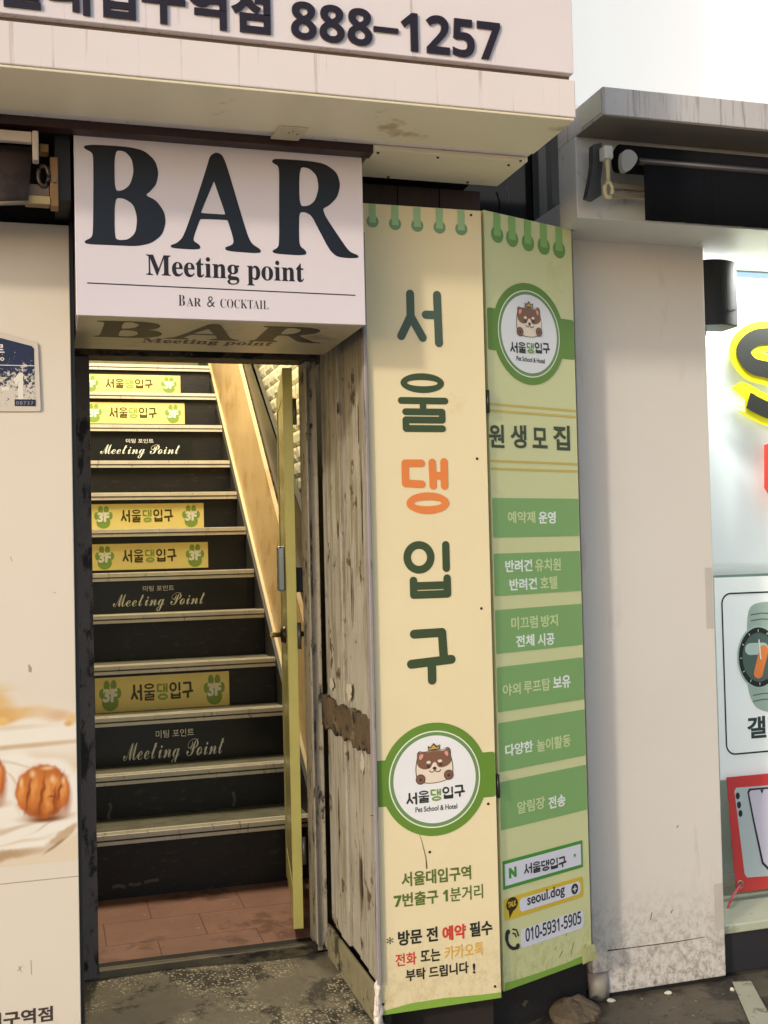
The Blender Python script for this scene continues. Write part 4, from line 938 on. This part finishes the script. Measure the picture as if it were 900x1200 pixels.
# the printed picture: a fine grid lying on the panel whose print colours are blended from soft ellipses
import numpy as np
def print_picture(root):
    xa = FL.at(-60, 900)[0]; xb = lx1-.0015; za = FL.at(45, 1012)[1]; zb2 = FL.at(45, 770)[1]; st = .0016
    nx, nz = int((xb-xa)/st), int((zb2-za)/st)
    X, Z = np.meshgrid(np.linspace(xa, xb, nx), np.linspace(za, zb2, nz))
    col = np.zeros(X.shape+(4,))
    def nz2(f, seed):
        r = np.random.RandomState(seed); out = np.zeros_like(X)
        for q in range(7):
            a = r.uniform(0, 6.28); g = f*r.uniform(.6, 1.7); out += np.sin(g*(X*math.cos(a)+Z*math.sin(a))+r.uniform(0, 6.28))/3.2
        return out
    W = {0: (X, Z), 1: (X+.006*nz2(70, 1), Z+.006*nz2(70, 2)), 2: (X+.0022*nz2(220, 3), Z+.0022*nz2(220, 4))}
    sc = (FL.at(60,930)[0]-FL.at(50,930)[0])/10
    def e(px, py, rx, ry, color, soft=.3, ang=0, amt=1.0, w=0):
        c = FL.at(px, py); x, z = W[w]; t_ = math.radians(ang); dx, dz = x-c[0], z-c[1]
        a = (dx*math.cos(t_)+dz*math.sin(t_))/(rx*sc); b = (-dx*math.sin(t_)+dz*math.cos(t_))/(ry*sc)
        m_ = np.clip((1+soft*.35-np.sqrt(a*a+b*b))/(soft*1.35), 0, 1); m_ = (m_*m_*(3-2*m_)*amt)[..., None]
        col[..., :3] = np.where(col[..., 3:] > 0, col[..., :3]*(1-m_)+np.array(rgb(color)[:3])*m_, np.array(rgb(color)[:3])); col[..., 3:] = 1-(1-col[..., 3:])*(1-m_)
    # far, blurred background
    e(10, 935, 190, 118, (238,224,204), .25)
    e(20, 862, 170, 26, (246,236,220), .7, w=0)
    e(-10, 822, 34, 22, (228,190,130), .7, w=1); e(8, 838, 20, 11, (226,176,100), .6, w=1); e(2, 846, 9, 7, (240,196,120), .6)
    e(30, 834, 26, 12, (230,190,128), .7, w=1); e(52, 836, 26, 11, (232,204,164), .7, w=1); e(70, 838, 18, 9, (226,188,150), .8); e(84, 842, 9, 9, (232,196,140), .7); e(80, 848, 6, 4, (226,178,104), .7)
    e(10, 853, 60, 4, (232,214,190), .9)
    e(10, 876, 150, 4, (214,186,150), .8, 1.5); e(10, 990, 190, 112, (232,212,184), .12)
    # napkin
    e(20, 940, 88, 62, (247,238,224), .12, -6, 1, 1); e(-30, 950, 90, 58, (246,236,220), .12, 0, 1, 1)
    e(20, 1000, 44, 6, (204,176,142), .6, 3, .8); e(-20, 1006, 60, 8, (186,152,112), .5, 3, .9, 2); e(74, 978, 26, 6, (200,166,126), .5, 33, .9, 2); e(66, 990, 20, 2.4, (158,124,88), .6, 33, .8)
    e(8, 972, 46, 3.0, (214,190,160), .9, 10, .9, 1); e(60, 965, 30, 2.5, (222,202,176), .9, 22, .9, 1); e(20, 896, 36, 2.5, (228,210,184), .9, -24, .9, 1); e(30, 985, 40, 3, (226,206,180), .9, 4, .8, 1); e(14, 912, 20, 2, (222,200,172), .9, -40, .8, 1)
    def pastry(cx, cy):
        E = lambda x, y, *a, **k: e(cx+x, cy+y, *a, **k)
        E(4, 31, 34, 7, (176,128,84), .9); E(4, 33, 22, 4, (124,72,34), .8)
        E(0, 0, 33, 33, (186,98,34), .10, w=2)
        E(-3, -6, 27, 26, (210,122,48), .9)
        E(4, 24, 26, 9, (158,78,24), .9); E(27, 8, 8, 22, (176,92,34), .9)
        for x, y, rx, ry, a in ((-24,2,7,24,8), (-9,0,8,28,8), (7,2,8,28,10), (16,-6,7,13,14), (7,18,7,11,8), (25,2,6,22,12)):
            E(x, y, rx, ry, (214,126,52), .75, -a, .9, w=2); E(x-1, y-4, rx*.55, ry*.6, (232,158,84), .95, -a, .9, w=2)
        for x, y, rx, ry, a in ((-17,3,2.0,27,9), (-1,4,2.4,28,10), (14,10,2.2,18,8), (20,-2,1.8,24,14), (11,6,6,1.6,0)):
            E(x, y, rx, ry, (140,62,16), .9, -a, .95, w=2)
        for x, y, rx, ry in ((-12,-20,4,6), (12,-14,4,6), (24,-12,3,6), (-25,-10,2.5,7), (6,-27,9,3)): E(x, y, rx, ry, (250,206,150), 1.0, 0, .8)
    pastry(50, 927); pastry(-26, 913)
    col[..., :3] *= (1+.02*nz2(900, 8))[..., None]
    V = [FL.pt(a, b, .0005) for a, b in zip(X.ravel(), Z.ravel())]
    F_ = [(r*nx+c, r*nx+c+1, (r+1)*nx+c+1, (r+1)*nx+c) for r in range(nz-1) for c in range(nx-1)]
    m_ = posm.copy(); m_.name = 'pastry_print'; n = m_.node_tree.nodes; L = m_.node_tree.links; p = n['Principled BSDF']
    base = p.inputs['Base Color'].links[0].from_socket
    at = n.new('ShaderNodeAttribute'); at.attribute_name = 'print'
    x = n.new('ShaderNodeMix'); x.data_type = 'RGBA'; L.new(at.outputs['Alpha'], x.inputs[0]); L.new(base, x.inputs[6]); L.new(at.outputs['Color'], x.inputs[7]); L.new(x.outputs[2], p.inputs['Base Color'])
    o = MB().add(V, F_).build('print_picture', m_, root)
    ca = o.data.color_attributes.new('print', 'FLOAT_COLOR', 'POINT'); ca.data.foreach_set('color', col.reshape(-1).astype(np.float32))
print_picture(t)
MB().tpx(FL, '입구역점', (-16,1206), (62,1197), (-16,1188), w=.0004, t=.0003, bold=.03).build('lettering', mat('panel_ink', (70,56,52), .45), t)
m2 = MB()
for q in (((33,779),(33.5,787.5),(37,788),(37.5,783),(34.5,778.5)),): m2.shape(FL, [FL.poly(q)], .0004, .0002)
for q in (((20,1138),(26,1132)), ((22,1132),(25,1139)), ((36,1125),(37,1142)), ((62,695),(66,694)), ((12,652),(14,658))): m2.shape(FL, [strip(FL.poly(q), .0008)], .0004, .0002)
m2.build('scuff_mark', mat('panel_scuff', (176,160,138), .6), t)

# house number plate
FHn = front(LY_-.002)
t = thing('house_number_plate', (-.03, LY_-.01, 1.9), 'weathered blue house number plate with a big white 1 on the cream panel', 'number plate')
Pn = lambda x, y: FHn.at(x/10.0, 380+y/10.0)
c0 = [Pn(*p) for p in ((-560,240),(-300,60),(-80,70),(0,92),(400,205),(445,240),(478,1000),(462,1022),(0,1022),(-560,1030))]
MB().shape(FHn, [c0], .0, .004).build('plate', mat('plate_white', (220,206,190), .4, .04, 8), t, bevel=.001)
def plate_blue():
    m = mat('plate_blue', (30,38,72), .4, .08, 8); n = m.node_tree.nodes; L = m.node_tree.links; p = n['Principled BSDF']
    base = p.inputs['Base Color'].links[0].from_socket
    tc = n.new('ShaderNodeTexCoord'); sp = n.new('ShaderNodeSeparateXYZ'); L.new(tc.outputs['Object'], sp.inputs[0])
    no = n.new('ShaderNodeTexNoise'); no.inputs['Scale'].default_value = 95; no.inputs['Detail'].default_value = 5; no.inputs['Roughness'].default_value = .75; L.new(tc.outputs['Object'], no.inputs['Vector'])
    r = n.new('ShaderNodeMapRange'); r.inputs[1].default_value = .20; r.inputs[2].default_value = .02; r.inputs[3].default_value = -.30; r.inputs[4].default_value = .12; L.new(sp.outputs[2], r.inputs[0])
    ad = n.new('ShaderNodeMath'); L.new(no.outputs[0], ad.inputs[0]); L.new(r.outputs[0], ad.inputs[1])
    r2 = n.new('ShaderNodeMapRange'); r2.inputs[1].default_value = .50; r2.inputs[2].default_value = .54; L.new(ad.outputs[0], r2.inputs[0])
    x = n.new('ShaderNodeMix'); x.data_type = 'RGBA'; L.new(r2.outputs[0], x.inputs[0]); L.new(base, x.inputs[6]); x.inputs[7].default_value = rgb((218,206,190)); L.new(x.outputs[2], p.inputs['Base Color'])
    return m
c1 = [Pn(*p) for p in ((-510,250),(-300,125),(-80,140),(0,162),(370,258),(400,290),(410,960),(-510,965))]
MB().shape(FHn, [c1], .0042, .0004).build('blue_field', plate_blue(), t)
pw = mat('plate_letter', (240,232,216), .45)
a = Pn(-400,498); b = Pn(402,490)
MB().fbox(FHn, a[0], b[0], b[1]-.001, b[1]+.001, .0047, .0050).build('rule_line', pw, t)
a = Pn(160,880); b = Pn(270,570); MB().text(FHn, '𝟭', a[0], b[0], a[1], b[1], w=.0048, t=.0004, bold=.05).build('lettering', pw, t)
a = Pn(20,780); b = Pn(105,735); MB().fbox(FHn, a[0], b[0], a[1], b[1], .0048, .0052).build('lettering', pw, t)
a = Pn(-90,335); b = Pn(52,240); MB().text(FHn, '로', a[0], b[0], a[1], b[1], w=.0048, t=.0004, bold=.02).build('lettering', pw, t)
a = Pn(-30,430); b = Pn(50,390); MB().text(FHn, 'ro', a[0], b[0], a[1], b[1], w=.0048, t=.0004, bold=.02).build('lettering', pw, t)
a = Pn(172,960); b = Pn(418,885); bp = MB().shape(FHn, [rrect(a[0], a[1], b[0], b[1], .002)], .0048, .0004).build('number_strip', mat('strip_blue', (28,34,64), .45), t)
a = Pn(190,945); b = Pn(392,908); MB().text(FHn, '08737', a[0], b[0], a[1], b[1], w=.0054, t=.0003, bold=.01, space=1.25).build('lettering', mat('strip_ink', (150,146,150), .45), bp)

# rolled awning at the left
AY = 2.98; FA = front(AY)
MB().box(-1.4, .075, 3.24, 3.26, lz1-.02, zb+.05).build('recess_board', mat('recess_dark', (20,15,18), .6, .2, 6), label='near-black board behind the brown rolled awning left of the sign', cat='wall panel')
MB().box(.030, .068, 2.96, 3.235, lz1+.012, zb-.012).build('recess_post', mat('recess_post_navy', (20,20,27), .5, .15, 8), label='near-black post between the brown awning and the bar sign', cat='post')
t = thing('rolled_awning', (-.3, AY, 2.4), 'brown cloth awning on a cream bar with a brass bracket at upper left', 'awning')
clm = mat('brown_awning_cloth', (74,60,56), .7, .1, 6, dirt=(62,50,46), damt=.3, ds=6)
a = FA.at(0,178); b = FA.at(38,187); cz = (a[1]+b[1])/2; xa = FA.at(38,187)[0]
x2a = FA.at(33.5,240)[0]; zb_ = FA.at(30,243)[1]
vs = []; fs = []; N = 16
for i in range(N+1):
    u = i/N; x = -1.3+(xa+1.3)*u; sag = -.02*math.sin(math.pi*min(1, (1-u)*2.2)/1.1)
    for j in range(7):
        v = j/6; vs.append((x-(xa-x2a)*v*(u**6), AY-.05*math.sin(v*1.5), cz+.02+(zb_+sag-cz-.02)*v))
for i in range(N):
    for j in range(6): k = i*7+j; fs.append((k, k+7, k+8, k+1))
o = MB().add(vs, fs, 0, True).build('cloth', clm, t); q = o.modifiers.new('solid', 'SOLIDIFY'); q.thickness = .006
MB().tube([(-1.3+(x2a+1.3)*i/16, AY-.056, zb_-.004-.02*math.sin(math.pi*min(1, (1-i/16)*2.2)/1.1)) for i in range(17)], .0055, n=8).build('hem', mat('awning_hem', (140,122,108), .6), t)
a = FA.at(0,170); b = FA.at(40,172); barz0 = FA.at(20,177.5)[1]; barz1 = FA.at(20,165)[1]
MB().box(-1.3, xa, AY-.075, AY-.055, barz0, barz1).build('front_bar', mat('awning_bar_cream', (206,190,176), .4, .04, 6), t, bevel=.003)
FA2 = front(AY-.08); a = FA2.at(38,187); b = FA2.at(45,153)
MB().box(a[0], b[0], AY-.08, AY-.045, a[1], b[1]).build('end_cap', mat('awning_bar_cream', (206,190,176)), t, bevel=.003)
FA3 = front(AY-.03)
brs = mat('brass_bracket', (150,112,70), .4, .15, 12, metal=.5, dirt=(96,66,44), damt=.4, ds=14); gt = mat('bracket_taupe', (128,104,86), .45, .1, 8)
a = FA3.at(59,241); b = FA3.at(68,184); MB().box(a[0], b[0], AY-.03, AY+.02, a[1], b[1]).build('bracket', brs, t, bevel=.002)
a = FA3.at(34,237); b = FA3.at(59.5,216); MB().box(a[0]-.01, b[0]-.003, AY-.025, AY+.015, a[1], b[1]).build('arm', gt, t, bevel=.002)
a = FA3.at(34,238); b = FA3.at(60,231); MB().box(a[0]-.01, b[0]-.003, AY-.034, AY-.0255, a[1], b[1]).build('arm_lip', mat('brass_lip', (186,158,104), .4, .1, 10, metal=.4), t)
cc = FA3.at(51,206); ringp = [FA3.pt(cc[0]+.013*math.cos(2*math.pi*i/20), cc[1]+.026*math.sin(2*math.pi*i/20), .0) for i in range(21)]
MB().tube(ringp, .0055, n=8).build('crank_eye', mat('dark_ring', (78,68,62), .35, .1, 10, metal=.6), t)
a = FA3.at(46,181); b = FA3.at(57,170); MB().box(a[0], b[0], AY-.04, AY, a[1]+.004, b[1]).build('gear_box', brs, t, bevel=.003)
a = FA3.at(64,212); MB().tube([FA3.pt(a[0], a[1], .001), FA3.pt(a[0], a[1], .006)], .0055, n=10).build('bolt', STEEL, t)

# ================================================================ THE GROUND DETAIL
stm = mat('rubble_stone', (100,85,66), .85, .2, 8, dirt=(66,56,44), damt=.45, ds=10, bump=.8, bs=30)
def ground_at(px, py, z=0):
    d = CR*((px-450)/FPX)-CU*((py-600)/FPX)+CF; k = (z-EYE.z)/d.z; p = EYE+d*k; return (p.x, p.y)
g = ground_at(603,1196)
MB().stone((g[0], g[1]+.05, .035), .075, .10, .10, 0, 3).build('stone', stm, label='large tan rubble stone under the corner of the cream signboard', cat='stone')
g = ground_at(672,1190)
MB().stone((g[0], g[1], .005), .07, .09, .045, 0, 8).build('stone', stm, label='low brown stone lying in front of the green signboard foot', cat='stone')
darkb = mat('foot_boards', (44,35,30), .75, .2, 8, dirt=(28,22,18), damt=.4, ds=8)
MB().box(.90, 1.262, 3.20, 3.24, 0, .5).build('base_board', darkb, label='dark brown base boards under the cream signboard', cat='base board')
MB().hexa([(1.264,3.22,0),(1.67,3.40,0),(1.67,3.44,0),(1.264,3.26,0),(1.264,3.22,.5),(1.67,3.40,.5),(1.67,3.44,.5),(1.264,3.26,.5)]).build('base_board', mat('foot_block', (38,34,32), .8, .2, 8, dirt=(60,52,44), damt=.3, ds=9, bump=.5), label='blackened base block under the green signboard', cat='base board')
pvc = mat('grey_pvc', (158,150,138), .5, .08, 8, dirt=(110,100,86), damt=.3, ds=12)
g = ground_at(702,1168)
m2 = MB(); pts = [(g[0], g[1], .0), (g[0]-.003, g[1], .085)]
m2.tube(pts, .034, n=20).build('pipe_stub', pvc, label='short grey pipe stub standing at the pillar foot', cat='pipe')
lit = mat('litter_white', (210,204,190), .6)
for i, (px, py, lab) in enumerate(((716,1174,'white scrap of litter nearest the grey pipe stub'), (783,1165,'white scrap of litter in the middle before the pillar'), (858,1161,'tiny white scrap of litter nearest the shop base'))):
    g = ground_at(px, py); s_ = (.010, .009, .006)[i]
    MB().stone((g[0], g[1], .004), s_*1.3, s_, .006, 0, 40+i, 6).build('litter_scrap', lit, label=lab, cat='litter', group='scraps of litter on the ground')
# pale strip with darker blotches lying on the ground
pm = mat('pale_strip', (168,162,140), .7, .1, 8, dirt=(110,102,84), damt=.4, ds=14)
q = [ground_at(*p) for p in ((858,1152),(880,1151),(915,1215),(885,1215))]
MB().add([(x, y, .004) for x, y in q], [(0,3,2,1)]).build('pale_ground_strip', pm, kind='structure')
rnd = random.Random(31); m2 = MB()
for i in range(150):
    if i < 90: px, py = rnd.uniform(590, 880), rnd.gauss(1172, 14)
    else: px, py = rnd.uniform(600, 900), rnd.uniform(1140, 1215)
    g = ground_at(px, py)
    if g[1] > 3.36 or (g[1] > 3.2 and g[0] < 1.66): continue
    r = rnd.uniform(.0012, .0042); m2.stone((g[0], g[1], r*.4), r*1.3, r, r*.7, rnd.choice((0, 0, 1)), i, 4)
m2.build('grit', [stm, mat('pale_grit', (128,118,100), .8)], label='loose grit strewn over the ground along the pillar foot', cat='grit', kind='stuff')
